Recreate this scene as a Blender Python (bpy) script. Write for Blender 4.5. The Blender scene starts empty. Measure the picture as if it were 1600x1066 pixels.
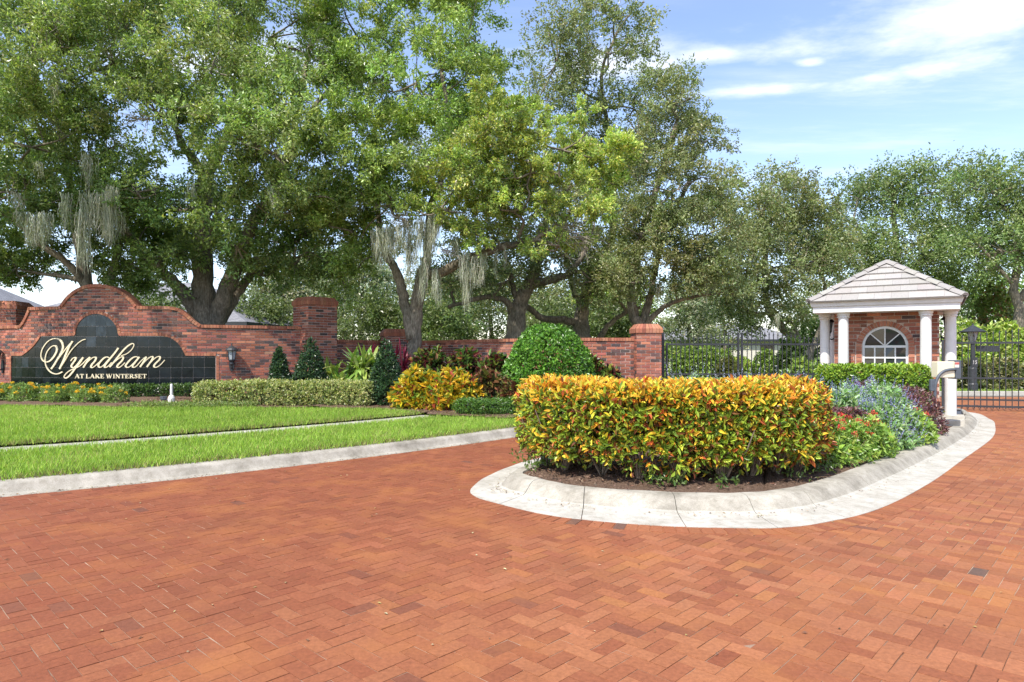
import bpy, math, numpy as np
from mathutils import Vector
R = math.radians
rng = np.random.default_rng(11)
scene = bpy.context.scene
COL = scene.collection

# ---------------------------------------------------------------- camera, sky, sun, exposure
CAM_H, FPX, HORIZON = 1.55, 1040.0, 552.0          # eye height (m), focal length and horizon row in photo pixels
cam_d = bpy.data.cameras.new('camera'); cam = bpy.data.objects.new('camera', cam_d); COL.objects.link(cam)
cam.location = (0, 0, CAM_H); cam.rotation_euler = (R(90), 0, 0)
cam_d.sensor_width = 36; cam_d.lens = 36 * FPX / 1600; cam_d.shift_y = (HORIZON - 533) / 1600
cam_d.clip_start = 0.05; cam_d.clip_end = 2000
scene.camera = cam

SUN_EL, SUN_AZ = 54.0, 33.0                        # sun stands behind the camera, to its left
to_sun = Vector((-math.sin(R(SUN_AZ)) * math.cos(R(SUN_EL)), -math.cos(R(SUN_AZ)) * math.cos(R(SUN_EL)), math.sin(R(SUN_EL))))
sun_d = bpy.data.lights.new('sun', 'SUN'); sun = bpy.data.objects.new('sun', sun_d); COL.objects.link(sun)
sun_d.energy = 3.3; sun_d.angle = R(0.5); sun_d.color = (1.0, 0.95, 0.87)
sun.rotation_euler = to_sun.to_track_quat('Z', 'Y').to_euler()

world = bpy.data.worlds.new('World'); scene.world = world; world.use_nodes = True
wn, wl = world.node_tree.nodes, world.node_tree.links
wn.clear()
def N(nodes, t, **kw):
    n = nodes.new(t)
    for k, v in kw.items():
        if k.startswith('i_'): n.inputs[k[2:].replace('_', ' ')].default_value = v
        else: setattr(n, k, v)
    return n
sky = N(wn, 'ShaderNodeTexSky', sky_type='NISHITA', sun_disc=False, sun_elevation=R(SUN_EL),
        sun_rotation=math.atan2(to_sun.x, to_sun.y), air_density=1.0, dust_density=0.7, ozone_density=1.6)
tc = N(wn, 'ShaderNodeTexCoord'); sep = N(wn, 'ShaderNodeSeparateXYZ'); wl.new(tc.outputs['Generated'], sep.inputs[0])
def wmath(op, a, b=None, c=None):
    n = N(wn, 'ShaderNodeMath', operation=op)
    for i, v in enumerate((a, b, c)):
        if v is None: continue
        if isinstance(v, (int, float)): n.inputs[i].default_value = v
        else: wl.new(v, n.inputs[i])
    return n.outputs[0]
zz = wmath('MAXIMUM', sep.outputs['Z'], 0.03)
pxs = wmath('DIVIDE', sep.outputs['X'], zz); pys = wmath('DIVIDE', sep.outputs['Y'], zz)
comb = N(wn, 'ShaderNodeCombineXYZ'); wl.new(pxs, comb.inputs[0]); wl.new(pys, comb.inputs[1])
def wnoise(scale, detail, rough, sx, sy, off, rot=0):
    m = N(wn, 'ShaderNodeMapping'); m.inputs['Scale'].default_value = (sx, sy, 1); m.inputs['Location'].default_value = off
    m.inputs['Rotation'].default_value = (0, 0, rot)
    wl.new(comb.outputs[0], m.inputs[0])
    n = N(wn, 'ShaderNodeTexNoise'); n.inputs['Scale'].default_value = scale; n.inputs['Detail'].default_value = detail
    n.inputs['Roughness'].default_value = rough; wl.new(m.outputs[0], n.inputs['Vector']); return n.outputs['Fac']
puff = wnoise(3.2, 12, 0.6, 1, 1.25, (3.1, 1.7, 0)); cirrus = wnoise(0.9, 8, 0.66, 1.0, 3.2, (0.4, 5.0, 0), R(-22))
broad = wnoise(0.55, 3, 0.5, 1, 1, (7.3, 2.2, 0))
def cloud(cx, cy, rx, ry, ang):
    # a heap of cloud at one place on the cloud layer, its edge broken up by noise
    dx = wmath('SUBTRACT', pxs, cx); dy = wmath('SUBTRACT', pys, cy); c, s = math.cos(ang), math.sin(ang)
    u = wmath('DIVIDE', wmath('ADD', wmath('MULTIPLY', dx, c), wmath('MULTIPLY', dy, s)), rx)
    v = wmath('DIVIDE', wmath('SUBTRACT', wmath('MULTIPLY', dy, c), wmath('MULTIPLY', dx, s)), ry)
    r = wmath('SQRT', wmath('ADD', wmath('MULTIPLY', u, u), wmath('MULTIPLY', v, v)))
    e = wmath('ADD', wmath('MULTIPLY', wmath('SUBTRACT', 1.0, r), 0.8), wmath('MULTIPLY', wmath('SUBTRACT', puff, 0.5), 2.2))
    mr = N(wn, 'ShaderNodeMapRange', interpolation_type='SMOOTHSTEP'); wl.new(e, mr.inputs[0]); mr.inputs[1].default_value = -0.35; mr.inputs[2].default_value = 1.05; return mr.outputs[0]
heaps = None
for a in ((1.34, 1.97, 0.50, 0.25, R(-27)), (1.475, 2.34, 0.30, 0.13, R(-35)), (0.68, 2.23, 0.17, 0.08, R(-8)), (1.022, 2.286, 0.06, 0.05, 0), (0.85, 2.55, 0.3, 0.07, R(-10)),
          (0.35, 2.3, 0.3, 0.16, 0), (-0.9, 2.3, 0.5, 0.2, 0), (2.6, 2.4, 0.5, 0.2, 0), (-2.2, 1.9, 0.6, 0.3, 0)):
    k = cloud(*a); heaps = k if heaps is None else wmath('MAXIMUM', heaps, k)
ci = N(wn, 'ShaderNodeMapRange', interpolation_type='SMOOTHSTEP'); wl.new(cirrus, ci.inputs[0])
ci.inputs[1].default_value = 0.40; ci.inputs[2].default_value = 0.78; ci.inputs[4].default_value = 0.42
br = N(wn, 'ShaderNodeMapRange', interpolation_type='SMOOTHSTEP'); wl.new(broad, br.inputs[0]); br.inputs[1].default_value = 0.30; br.inputs[2].default_value = 0.62
mask = wmath('MINIMUM', wmath('MAXIMUM', heaps, wmath('MULTIPLY', ci.outputs[0], br.outputs[0])), 0.95)
lowfade = N(wn, 'ShaderNodeMapRange', interpolation_type='SMOOTHSTEP'); wl.new(sep.outputs['Z'], lowfade.inputs[0])
lowfade.inputs[1].default_value = 0.02; lowfade.inputs[2].default_value = 0.16
mask = wmath('MULTIPLY', mask, lowfade.outputs[0])
mixc = N(wn, 'ShaderNodeMix', data_type='RGBA'); wl.new(mask, mixc.inputs[0]); tint = N(wn, 'ShaderNodeMix', data_type='RGBA', blend_type='MULTIPLY'); tint.inputs[0].default_value = 1; wl.new(sky.outputs[0], tint.inputs[6]); tint.inputs[7].default_value = (1.03, 0.955, 0.985, 1); wl.new(tint.outputs[2], mixc.inputs[6])
mixc.inputs[7].default_value = (4.3, 4.45, 4.65, 1)
bg = N(wn, 'ShaderNodeBackground'); bg.inputs['Strength'].default_value = 0.15; wl.new(mixc.outputs[2], bg.inputs[0])
wo = N(wn, 'ShaderNodeOutputWorld'); wl.new(bg.outputs[0], wo.inputs[0])

scene.render.engine = 'CYCLES'
scene.view_settings.view_transform = 'Standard'; scene.view_settings.look = 'None'
scene.view_settings.gamma = 1; scene.view_settings.use_curve_mapping = False
scene.view_settings.exposure = 1.05
scene.cycles.max_bounces = 6; scene.cycles.diffuse_bounces = 4; scene.cycles.glossy_bounces = 3
scene.cycles.transmission_bounces = 4; scene.cycles.transparent_max_bounces = 6

# ---------------------------------------------------------------- materials
MATS = {}
def newmat(name):
    m = bpy.data.materials.new(name); m.use_nodes = True; MATS[name] = m
    nt = m.node_tree; b = nt.nodes['Principled BSDF']; return m, nt.nodes, nt.links, b
def ramp(nodes, stops):
    r = nodes.new('ShaderNodeValToRGB'); e = r.color_ramp.elements
    while len(e) < len(stops): e.new(0.5)
    for el, (p, c) in zip(e, stops): el.position = p; el.color = (*c, 1)
    return r
def objcoord(nodes): return nodes.new('ShaderNodeTexCoord').outputs['Object']
def noise(nodes, links, scale, detail=4, rough=0.6, vec=None):
    n = nodes.new('ShaderNodeTexNoise'); n.inputs['Scale'].default_value = scale; n.inputs['Detail'].default_value = detail
    n.inputs['Roughness'].default_value = rough
    g = vec or nodes.new('ShaderNodeNewGeometry').outputs['Position']
    links.new(g, n.inputs['Vector']); return n
def bump(nodes, links, height, strength, dist, b):
    n = nodes.new('ShaderNodeBump'); n.inputs['Strength'].default_value = strength; n.inputs['Distance'].default_value = dist
    links.new(height, n.inputs['Height']); links.new(n.outputs[0], b.inputs['Normal'])
def mixrgb(nodes, links, fac, a, b, mode='MIX'):
    n = nodes.new('ShaderNodeMix'); n.data_type = 'RGBA'; n.blend_type = mode
    for i, v in ((0, fac), (6, a), (7, b)):
        if isinstance(v, (int, float)): n.inputs[i].default_value = v
        elif isinstance(v, tuple): n.inputs[i].default_value = (*v, 1)
        else: links.new(v, n.inputs[i])
    return n.outputs[2]
def plain(name, col, rough=0.5, metal=0.0, spec=0.5, nscale=None, namp=0.25, bstr=0.0):
    m, nd, lk, b = newmat(name)
    b.inputs['Roughness'].default_value = rough; b.inputs['Metallic'].default_value = metal
    b.inputs['Specular IOR Level'].default_value = spec
    if nscale:
        n = noise(nd, lk, nscale, 6, 0.65)
        lo = tuple(c * (1 - namp) for c in col); hi = tuple(min(1, c * (1 + namp)) for c in col)
        r = ramp(nd, ((0.3, lo), (0.7, hi))); lk.new(n.outputs['Fac'], r.inputs[0]); lk.new(r.outputs[0], b.inputs['Base Color'])
        if bstr: bump(nd, lk, n.outputs['Fac'], bstr, 0.01, b)
    else: b.inputs['Base Color'].default_value = (*col, 1)
    return m
def attrmat(name, rough=0.6, spec=0.3, nscale=None, namp=0.3, translucent=0.0, bstr=0.0, blotch=None, blotch2=None):
    """colour from the mesh's own Col attribute (one colour per brick, leaf ...), broken up by noise"""
    m, nd, lk, b = newmat(name)
    a = nd.new('ShaderNodeAttribute'); a.attribute_name = 'Col'; c = a.outputs['Color']
    b.inputs['Roughness'].default_value = rough; b.inputs['Specular IOR Level'].default_value = spec
    if nscale:
        n = noise(nd, lk, nscale, 5, 0.65)
        r = ramp(nd, ((0.28, (1 - namp,) * 3), (0.72, (1 + namp,) * 3))); lk.new(n.outputs['Fac'], r.inputs[0])
        c = mixrgb(nd, lk, 1.0, c, r.outputs[0], 'MULTIPLY')
        if bstr: bump(nd, lk, n.outputs['Fac'], bstr, 0.006, b)
    for bl_ in (blotch, blotch2):
        if not bl_: continue
        sc, col, lo, hi, amt = bl_
        n2 = noise(nd, lk, sc, 5, 0.6); r2 = ramp(nd, ((lo, (0, 0, 0)), (hi, (amt,) * 3))); lk.new(n2.outputs['Fac'], r2.inputs[0])
        c = mixrgb(nd, lk, r2.outputs[0], c, col)
    lk.new(c, b.inputs['Base Color'])
    if translucent:
        t = nd.new('ShaderNodeBsdfTranslucent'); lk.new(mixrgb(nd, lk, 1.0, c, (1.25, 1.35, 0.55), 'MULTIPLY'), t.inputs[0])
        ms = nd.new('ShaderNodeMixShader'); ms.inputs[0].default_value = translucent
        out = nd['Material Output']; lk.new(b.outputs[0], ms.inputs[1]); lk.new(t.outputs[0], ms.inputs[2]); lk.new(ms.outputs[0], out.inputs[0])
    return m
M_leaf = attrmat('leaf', 0.36, 0.6, translucent=0.36)
M_waxleaf = attrmat('waxy_leaf', 0.34, 0.5, translucent=0.22)
M_grass = attrmat('grass_blade', 0.6, 0.25, translucent=0.35)
M_petal = attrmat('petal', 0.6, 0.2, translucent=0.35)
M_moss = attrmat('spanish_moss', 0.9, 0.1, translucent=0.25)
M_brick = attrmat('wall_brick', 0.85, 0.2, 60, 0.28, bstr=0.4, blotch=(1.1, (0.50, 0.36, 0.30), 0.60, 0.78, 0.30))
M_paver = attrmat('paving_brick', 0.8, 0.25, 38, 0.22, bstr=0.45, blotch=(0.6, (0.16, 0.056, 0.027), 0.50, 0.74, 0.5), blotch2=(1.1, (0.36, 0.138, 0.042), 0.50, 0.70, 0.5))
M_roof = attrmat('concrete_roof_tile', 0.85, 0.2, 30, 0.12, bstr=0.3, blotch=(3.0, (0.30, 0.25, 0.21), 0.55, 0.8, 0.25))
M_chip = attrmat('mulch_chip', 0.95, 0.1)
M_mortar = plain('mortar', (0.42, 0.35, 0.30), 0.95, nscale=25, namp=0.25, bstr=0.3)
M_lightmortar = plain('pale_mortar', (0.50, 0.40, 0.33), 0.95, nscale=25, namp=0.2, bstr=0.3)
M_white = plain('white_paint', (0.66, 0.645, 0.62), 0.6, nscale=5, namp=0.09)
M_cream = plain('cream_enamel', (0.70, 0.64, 0.47), 0.45, nscale=9, namp=0.06)
M_black = plain('black_metal', (0.034, 0.037, 0.042), 0.5, spec=0.4, nscale=14, namp=0.3)
M_greymetal = plain('grey_metal', (0.075, 0.088, 0.105), 0.5, nscale=12, namp=0.2)
M_gold = plain('gold_leaf_letter', (0.72, 0.63, 0.42), 0.45, spec=0.4, nscale=30, namp=0.1)
M_red = plain('red_label', (0.45, 0.10, 0.08), 0.5)
M_wallcream = plain('house_render', (0.62, 0.58, 0.50), 0.9, nscale=3, namp=0.08)
M_soil = plain('soil', (0.11, 0.075, 0.05), 0.95, nscale=9, namp=0.45, bstr=0.8)
M_trim = plain('grey_window_frame', (0.66, 0.66, 0.64), 0.5)

def concrete(name, base, dark):
    m, nd, lk, b = newmat(name); b.inputs['Roughness'].default_value = 0.9; b.inputs['Specular IOR Level'].default_value = 0.2
    n1 = noise(nd, lk, 2.2, 7, 0.7); n2 = noise(nd, lk, 130, 3, 0.6); n3 = noise(nd, lk, 11, 6, 0.7)
    r = ramp(nd, ((0.33, dark), (0.62, base))); lk.new(n1.outputs['Fac'], r.inputs[0])
    s = ramp(nd, ((0.30, (0.72, 0.71, 0.68)), (0.5, (1, 1, 1)), (0.72, (1.1, 1.1, 1.1)))); lk.new(n2.outputs['Fac'], s.inputs[0])
    q = ramp(nd, ((0.32, (0.78, 0.77, 0.74)), (0.55, (1, 1, 1)))); lk.new(n3.outputs['Fac'], q.inputs[0])
    c = mixrgb(nd, lk, 1.0, mixrgb(nd, lk, 1.0, r.outputs[0], s.outputs[0], 'MULTIPLY'), q.outputs[0], 'MULTIPLY')
    lk.new(c, b.inputs['Base Color']); bump(nd, lk, n2.outputs['Fac'], 0.25, 0.006, b); return m
M_conc = concrete('gutter_concrete', (0.52, 0.495, 0.435), (0.37, 0.345, 0.29))
M_conc2 = concrete('darker_kerb_concrete', (0.43, 0.40, 0.335), (0.235, 0.215, 0.175))

def ground_mat(name, stops, scale, bstr, bscale):
    m, nd, lk, b = newmat(name); b.inputs['Roughness'].default_value = 0.95; b.inputs['Specular IOR Level'].default_value = 0.1
    n1 = noise(nd, lk, scale, 8, 0.7); r = ramp(nd, stops); lk.new(n1.outputs['Fac'], r.inputs[0]); lk.new(r.outputs[0], b.inputs['Base Color'])
    n2 = noise(nd, lk, bscale, 5, 0.7); bump(nd, lk, n2.outputs['Fac'], bstr, 0.03, b); return m
M_lawn = ground_mat('lawn_soil', ((0.35, (0.08, 0.12, 0.03)), (0.65, (0.14, 0.19, 0.05))), 5, 0.6, 40)
M_farlawn = ground_mat('mown_lawn', ((0.32, (0.075, 0.125, 0.028)), (0.68, (0.14, 0.20, 0.045))), 3, 0.8, 25)
M_mulch = ground_mat('mulch', ((0.3, (0.08, 0.050, 0.034)), (0.55, (0.19, 0.125, 0.088)), (0.75, (0.34, 0.25, 0.18))), 45, 1.0, 70)
M_sand = ground_mat('joint_sand', ((0.36, (0.14, 0.062, 0.036)), (0.62, (0.44, 0.33, 0.24))), 0.5, 0.2, 90)
M_asphalt = ground_mat('asphalt', ((0.3, (0.05, 0.05, 0.05)), (0.7, (0.085, 0.083, 0.08))), 60, 0.4, 120)

m, nd, lk, b = newmat('oak_bark'); M_bark = m
b.inputs['Roughness'].default_value = 0.95; b.inputs['Specular IOR Level'].default_value = 0.1
mp = nd.new('ShaderNodeMapping'); mp.inputs['Scale'].default_value = (1, 1, 0.28)
lk.new(nd.new('ShaderNodeNewGeometry').outputs['Position'], mp.inputs[0])
n1 = noise(nd, lk, 22, 8, 0.7, mp.outputs[0]); n2 = noise(nd, lk, 1.7, 4, 0.6)
r1 = ramp(nd, ((0.32, (0.085, 0.070, 0.056)), (0.52, (0.22, 0.19, 0.16)), (0.72, (0.38, 0.345, 0.30)))); lk.new(n1.outputs['Fac'], r1.inputs[0])
r2 = ramp(nd, ((0.42, (0.75, 0.78, 0.70)), (0.66, (1.35, 1.3, 1.15)))); lk.new(n2.outputs['Fac'], r2.inputs[0])
lk.new(mixrgb(nd, lk, 1.0, r1.outputs[0], r2.outputs[0], 'MULTIPLY'), b.inputs['Base Color']); bump(nd, lk, n1.outputs['Fac'], 0.9, 0.03, b)
M_deadwood = plain('grey_dead_wood', (0.30, 0.265, 0.225), 0.95, nscale=12, namp=0.3)
M_stem = plain('shrub_stem', (0.20, 0.155, 0.11), 0.95, nscale=20, namp=0.35)

m, nd, lk, b = newmat('black_granite_tile'); M_tile = m
a = nd.new('ShaderNodeAttribute'); a.attribute_name = 'Col'
n1 = noise(nd, lk, 5.0, 5, 0.65); r1 = ramp(nd, ((0.45, (0.85, 0.85, 0.85)), (0.75, (1.35, 1.4, 1.5)))); lk.new(n1.outputs['Fac'], r1.inputs[0])
lk.new(mixrgb(nd, lk, 1.0, a.outputs['Color'], r1.outputs[0], 'MULTIPLY'), b.inputs['Base Color'])
b.inputs['Specular IOR Level'].default_value = 0.4; b.inputs['Specular Tint'].default_value = (0.62, 0.82, 1.0, 1)
n2 = noise(nd, lk, 7, 3, 0.5); r2 = ramp(nd, ((0.3, (0.06,) * 3), (0.7, (0.16,) * 3))); lk.new(n2.outputs['Fac'], r2.inputs[0]); lk.new(r2.outputs[0], b.inputs['Roughness'])
m, nd, lk, b = newmat('window_glass'); M_glass = m
b.inputs['Base Color'].default_value = (0.03, 0.036, 0.036, 1); b.inputs['Roughness'].default_value = 0.03; b.inputs['Specular IOR Level'].default_value = 0.5
m, nd, lk, b = newmat('lantern_glass'); M_lampglass = m
b.inputs['Base Color'].default_value = (0.42, 0.46, 0.48, 1); b.inputs['Roughness'].default_value = 0.25; b.inputs['Transmission Weight'].default_value = 0.25
m, nd, lk, b = newmat('grey_roof_shingles'); M_shingle = m
br_ = nd.new('ShaderNodeTexBrick'); br_.inputs['Scale'].default_value = 2.6; br_.inputs['Mortar Size'].default_value = 0.012
br_.inputs['Color1'].default_value = (0.17, 0.17, 0.18, 1); br_.inputs['Color2'].default_value = (0.25, 0.25, 0.26, 1); br_.inputs['Mortar'].default_value = (0.08, 0.08, 0.085, 1)
lk.new(objcoord(nd), br_.inputs['Vector']); lk.new(br_.outputs[0], b.inputs['Base Color']); b.inputs['Roughness'].default_value = 0.9

# ---------------------------------------------------------------- geometry helpers
def wloc(o):
    v = Vector((0, 0, 0))
    while o is not None: v += o.location; o = o.parent
    return v
def attach(o, parent):
    if parent is not None:
        o.location = o.location - wloc(parent); o.parent = parent
def tag(o, label=None, cat=None, group=None, kind=None):
    if label: o['label'] = label
    if cat: o['category'] = cat
    if group: o['group'] = group
    if kind: o['kind'] = kind
    return o
def thing(name, loc, label, cat, group=None):
    o = bpy.data.objects.new(name, None); COL.objects.link(o); o.location = loc; o.empty_display_size = 0.2
    return tag(o, label, cat, group, 'thing')
def make_mesh(name, V, F, mat, col=None, smooth=False):
    """V: (n,3); F: (m,k) array or list of index lists; col: one colour for all, or (m,3) per face"""
    me = bpy.data.meshes.new(name); V = np.asarray(V, np.float32)
    if isinstance(F, np.ndarray):
        m, k = F.shape; idx = F.astype(np.int32).ravel(); starts = np.arange(0, m * k, k, dtype=np.int32)
    else:
        m = len(F); ln = np.array([len(f) for f in F], np.int32); idx = np.concatenate([np.asarray(f, np.int32) for f in F])
        starts = np.concatenate([[0], np.cumsum(ln)[:-1]]).astype(np.int32)
    me.vertices.add(len(V)); me.vertices.foreach_set('co', V.ravel())
    me.loops.add(len(idx)); me.loops.foreach_set('vertex_index', idx)
    me.polygons.add(m); me.polygons.foreach_set('loop_start', starts)
    me.polygons.foreach_set('use_smooth', np.full(m, bool(smooth)))
    me.update(calc_edges=True)
    if col is not None:
        c = np.ones((m, 4), np.float32); c[:, :3] = np.asarray(col, np.float32)
        at = me.attributes.new('Col', 'FLOAT_COLOR', 'FACE'); at.data.foreach_set('color', c.ravel())
    me.materials.append(mat); return me
def mesh_obj(name, V, F, mat, parent=None, col=None, smooth=False, loc=None):
    o = bpy.data.objects.new(name, make_mesh(name, V, F, mat, col, smooth)); COL.objects.link(o)
    if loc is not None: o.location = loc
    attach(o, parent); return o
def inst(name, me, loc, rotz=0.0, parent=None, rot=None):
    o = bpy.data.objects.new(name, me); COL.objects.link(o); o.location = loc
    o.rotation_euler = rot if rot is not None else (0, 0, rotz); attach(o, parent); return o
class MB:
    """collects faces; build() links them as one mesh object"""
    def __init__(s): s.V = []; s.F = []; s.C = []
    def add(s, V, F, col=None):
        o = len(s.V); s.V.extend([tuple(v) for v in V])
        for f in F: s.F.append([i + o for i in f]); s.C.append(col if col is not None else (1, 1, 1))
        return s
    def box(s, c, size, ax=None, col=None, bev=0.0):
        # ax: three unit vectors; bev chamfers the front (axis 1 negative side) edges
        ax = ax or (Vector((1, 0, 0)), Vector((0, 1, 0)), Vector((0, 0, 1)))
        c = Vector(c); h = [x / 2 for x in size]
        P = lambda a, b_, d: c + ax[0] * a + ax[1] * b_ + ax[2] * d
        V = [P(sx * h[0], sy * h[1], sz * h[2]) for sz in (-1, 1) for sy in (-1, 1) for sx in (-1, 1)]
        F = [(0, 1, 5, 4), (2, 6, 7, 3), (0, 4, 6, 2), (1, 3, 7, 5), (4, 5, 7, 6), (0, 2, 3, 1)]
        return s.add(V, F, col)
    def tube(s, pts, rad, sides=8, col=None, cap=True):
        V, F = tube_geo(pts, rad, sides, cap); return s.add(V, F, col)
    def lathe(s, c, prof, n=20, col=None, a0=0):
        V = []; F = []
        for r, z in prof:
            for k in range(n):
                a = a0 + 2 * math.pi * k / n; V.append((c[0] + r * math.cos(a), c[1] + r * math.sin(a), c[2] + z))
        for i in range(len(prof) - 1):
            for k in range(n): F.append((i * n + k, i * n + (k + 1) % n, (i + 1) * n + (k + 1) % n, (i + 1) * n + k))
        F.append(tuple(range(n))[::-1]); F.append(tuple((len(prof) - 1) * n + k for k in range(n)))
        return s.add(V, F, col)
    def build(s, name, mat, parent=None, smooth=False, kind=None):
        if not s.V: return None
        o = mesh_obj(name, np.array(s.V, np.float32), s.F, mat, parent, np.array(s.C, np.float32), smooth)
        if kind: o['kind'] = kind
        return o
def tube_geo(pts, rad, sides=8, cap=True):
    P = np.array(pts, float); n = len(P); rad = np.broadcast_to(np.asarray(rad, float), (n,))
    T = np.gradient(P, axis=0); T /= np.linalg.norm(T, axis=1)[:, None] + 1e-9
    up = np.array([0, 0, 1.0]) if abs(T[0][2]) < 0.9 else np.array([1.0, 0, 0])
    V = []; u = np.cross(up, T[0]); u /= np.linalg.norm(u)
    for i in range(n):
        u = u - T[i] * np.dot(u, T[i]); u /= np.linalg.norm(u) + 1e-9; w = np.cross(T[i], u)
        for k in range(sides):
            a = 2 * math.pi * k / sides; V.append(P[i] + rad[i] * (u * math.cos(a) + w * math.sin(a)))
    F = [(i * sides + k, i * sides + (k + 1) % sides, (i + 1) * sides + (k + 1) % sides, (i + 1) * sides + k) for i in range(n - 1) for k in range(sides)]
    if cap: F.append(tuple(range(sides))[::-1]); F.append(tuple((n - 1) * sides + k for k in range(sides)))
    return V, F
def spline(pts, n=8):
    """Catmull-Rom through pts"""
    P = np.array(pts, float); P = np.vstack([2 * P[0] - P[1], P, 2 * P[-1] - P[-2]]); out = []
    for i in range(1, len(P) - 2):
        for t in np.linspace(0, 1, n, endpoint=False):
            a, b_, c, d = P[i - 1], P[i], P[i + 1], P[i + 2]
            out.append(0.5 * (2 * b_ + (c - a) * t + (2 * a - 5 * b_ + 4 * c - d) * t * t + (3 * b_ - a - 3 * c + d) * t ** 3))
    out.append(P[-2]); return np.array(out)
def at(x, y, Y):
    """the place Y metres ahead that the photo shows at pixel x, y"""
    return Vector(((x - 800) / FPX * Y, Y, CAM_H - (y - HORIZON) / FPX * Y))
def inpoly(X, Y, poly):
    poly = np.asarray(poly, float); ins = np.zeros(np.shape(X), bool); j = len(poly) - 1
    for i in range(len(poly)):
        xi, yi = poly[i]; xj, yj = poly[j]
        if yi != yj: ins ^= ((yi > Y) != (yj > Y)) & (X < (xj - xi) * (Y - yi) / (yj - yi) + xi)
        j = i
    return ins
def pick(cols, n, w=None, jit=0.15):
    cols = np.asarray(cols, float); i = rng.choice(len(cols), n, p=w)
    return np.clip(cols[i] * (1 + rng.normal(0, jit, (n, 1))) * (1 + rng.normal(0, jit * 0.3, (n, 3))), 0.002, 1)
def unit(a): return a / (np.linalg.norm(a, axis=-1, keepdims=True) + 1e-9)
def leaves_geo(P, D, Nn, L, W, fold=0.25, shape='diamond'):
    """leaf blades at P growing along D, facing Nn; returns vertices and triangles"""
    n = len(P); D = unit(D); S = unit(np.cross(D, Nn)); Nn = np.cross(S, D)
    L = np.broadcast_to(L, (n,))[:, None]; W = np.broadcast_to(W, (n,))[:, None]
    if shape == 'diamond':
        b0 = P; t = P + D * L - Nn * L * 0.12; l = P + D * L * 0.45 + S * W * 0.5 + Nn * W * fold; r = P + D * L * 0.45 - S * W * 0.5 + Nn * W * fold
        V = np.stack([b0, l, t, r], 1).reshape(-1, 3); o = np.arange(n)[:, None] * 4
        F = np.concatenate([o + np.array([[0, 2, 1]]), o + np.array([[0, 3, 2]])], 1).reshape(-1, 3); k = 2
    else:      # long blade: two bends
        b0 = P; m1 = P + D * L * 0.4 + Nn * L * 0.05; t = P + D * L - Nn * L * 0.16
        l1 = m1 + S * W * 0.5 + Nn * W * fold; r1 = m1 - S * W * 0.5 + Nn * W * fold
        m2 = P + D * L * 0.75 - Nn * L * 0.02; l2 = m2 + S * W * 0.38 + Nn * W * fold; r2 = m2 - S * W * 0.38 + Nn * W * fold
        V = np.stack([b0, l1, l2, t, r2, r1], 1).reshape(-1, 3); o = np.arange(n)[:, None] * 6
        F = np.concatenate([o + np.array([[0, 2, 1]]), o + np.array([[0, 3, 2]]), o + np.array([[0, 4, 3]]), o + np.array([[0, 5, 4]])], 1).reshape(-1, 3); k = 4
    return V, F, k
def leaf_obj(name, P, D, Nn, L, W, C, parent, mat=None, fold=0.25, shape='diamond', kind=None):
    V, F, k = leaves_geo(P, D, Nn, L, W, fold, shape)
    o = mesh_obj(name, V, F, mat or M_leaf, parent, np.repeat(C, k, axis=0))
    if kind: o['kind'] = kind
    return o
def join_leaves(sets):
    V = []; F = []; C = []; o = 0
    for v, f, k, c in sets: V.append(v); F.append(f + o); C.append(np.repeat(c, k, axis=0)); o += len(v)
    return np.concatenate(V), np.concatenate(F), np.concatenate(C)

# ================================================================ GROUND, ROAD, KERBS
def sheet(name, poly, z, mat, kind='structure', parent=None):
    o = mesh_obj(name, [(x, y, z) for x, y in poly], [list(range(len(poly)))], mat, parent); 
    if kind: o['kind'] = kind
    return o
KERB = spline([(-22, -3.2), (-16, 0.4), (-11, 3.55), (-8, 5.45), (-5.51, 7.16), (-3.98, 8.27), (-1.8, 10.25), (0.09, 12.3), (2.1, 14.9), (3.75, 17.6), (5.2, 20.3), (7.3, 24.0)], 14)
KT = unit(np.gradient(KERB, axis=0)); KN = np.stack([-KT[:, 1], KT[:, 0]], 1)
def kerb_dist(X, Y):
    """signed distance from the verge kerb, positive on the lawn side"""
    X = np.asarray(X, float); Y = np.asarray(Y, float); sh = X.shape; Q = np.stack([X.ravel(), Y.ravel()], 1); out = np.empty(len(Q))
    for a in range(0, len(Q), 20000):
        q = Q[a:a + 20000]; d2 = ((q[:, None, :] - KERB[None]) ** 2).sum(2); i = d2.argmin(1)
        w = q - KERB[i]; out[a:a + 20000] = (w * KN[i]).sum(1)
    return out.reshape(sh)
def terr_d(d): return np.minimum(0.14 + 0.022 * np.minimum(d, 3) + 0.021 * np.maximum(d - 3, 0), 0.38)
def terrain(X, Y): return terr_d(kerb_dist(X, Y))
def terr1(x, y): return float(terrain(np.array([x]), np.array([y]))[0])

tag(sheet('ground', [(-300, -60), (300, -60), (300, 500), (-300, 500)], -0.06, M_farlawn), kind='structure')
road = tag(sheet('road', [(-40, -20), (45, -20), (45, 24.1), (-40, 24.1)], -0.0035, M_sand), kind='structure')

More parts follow.
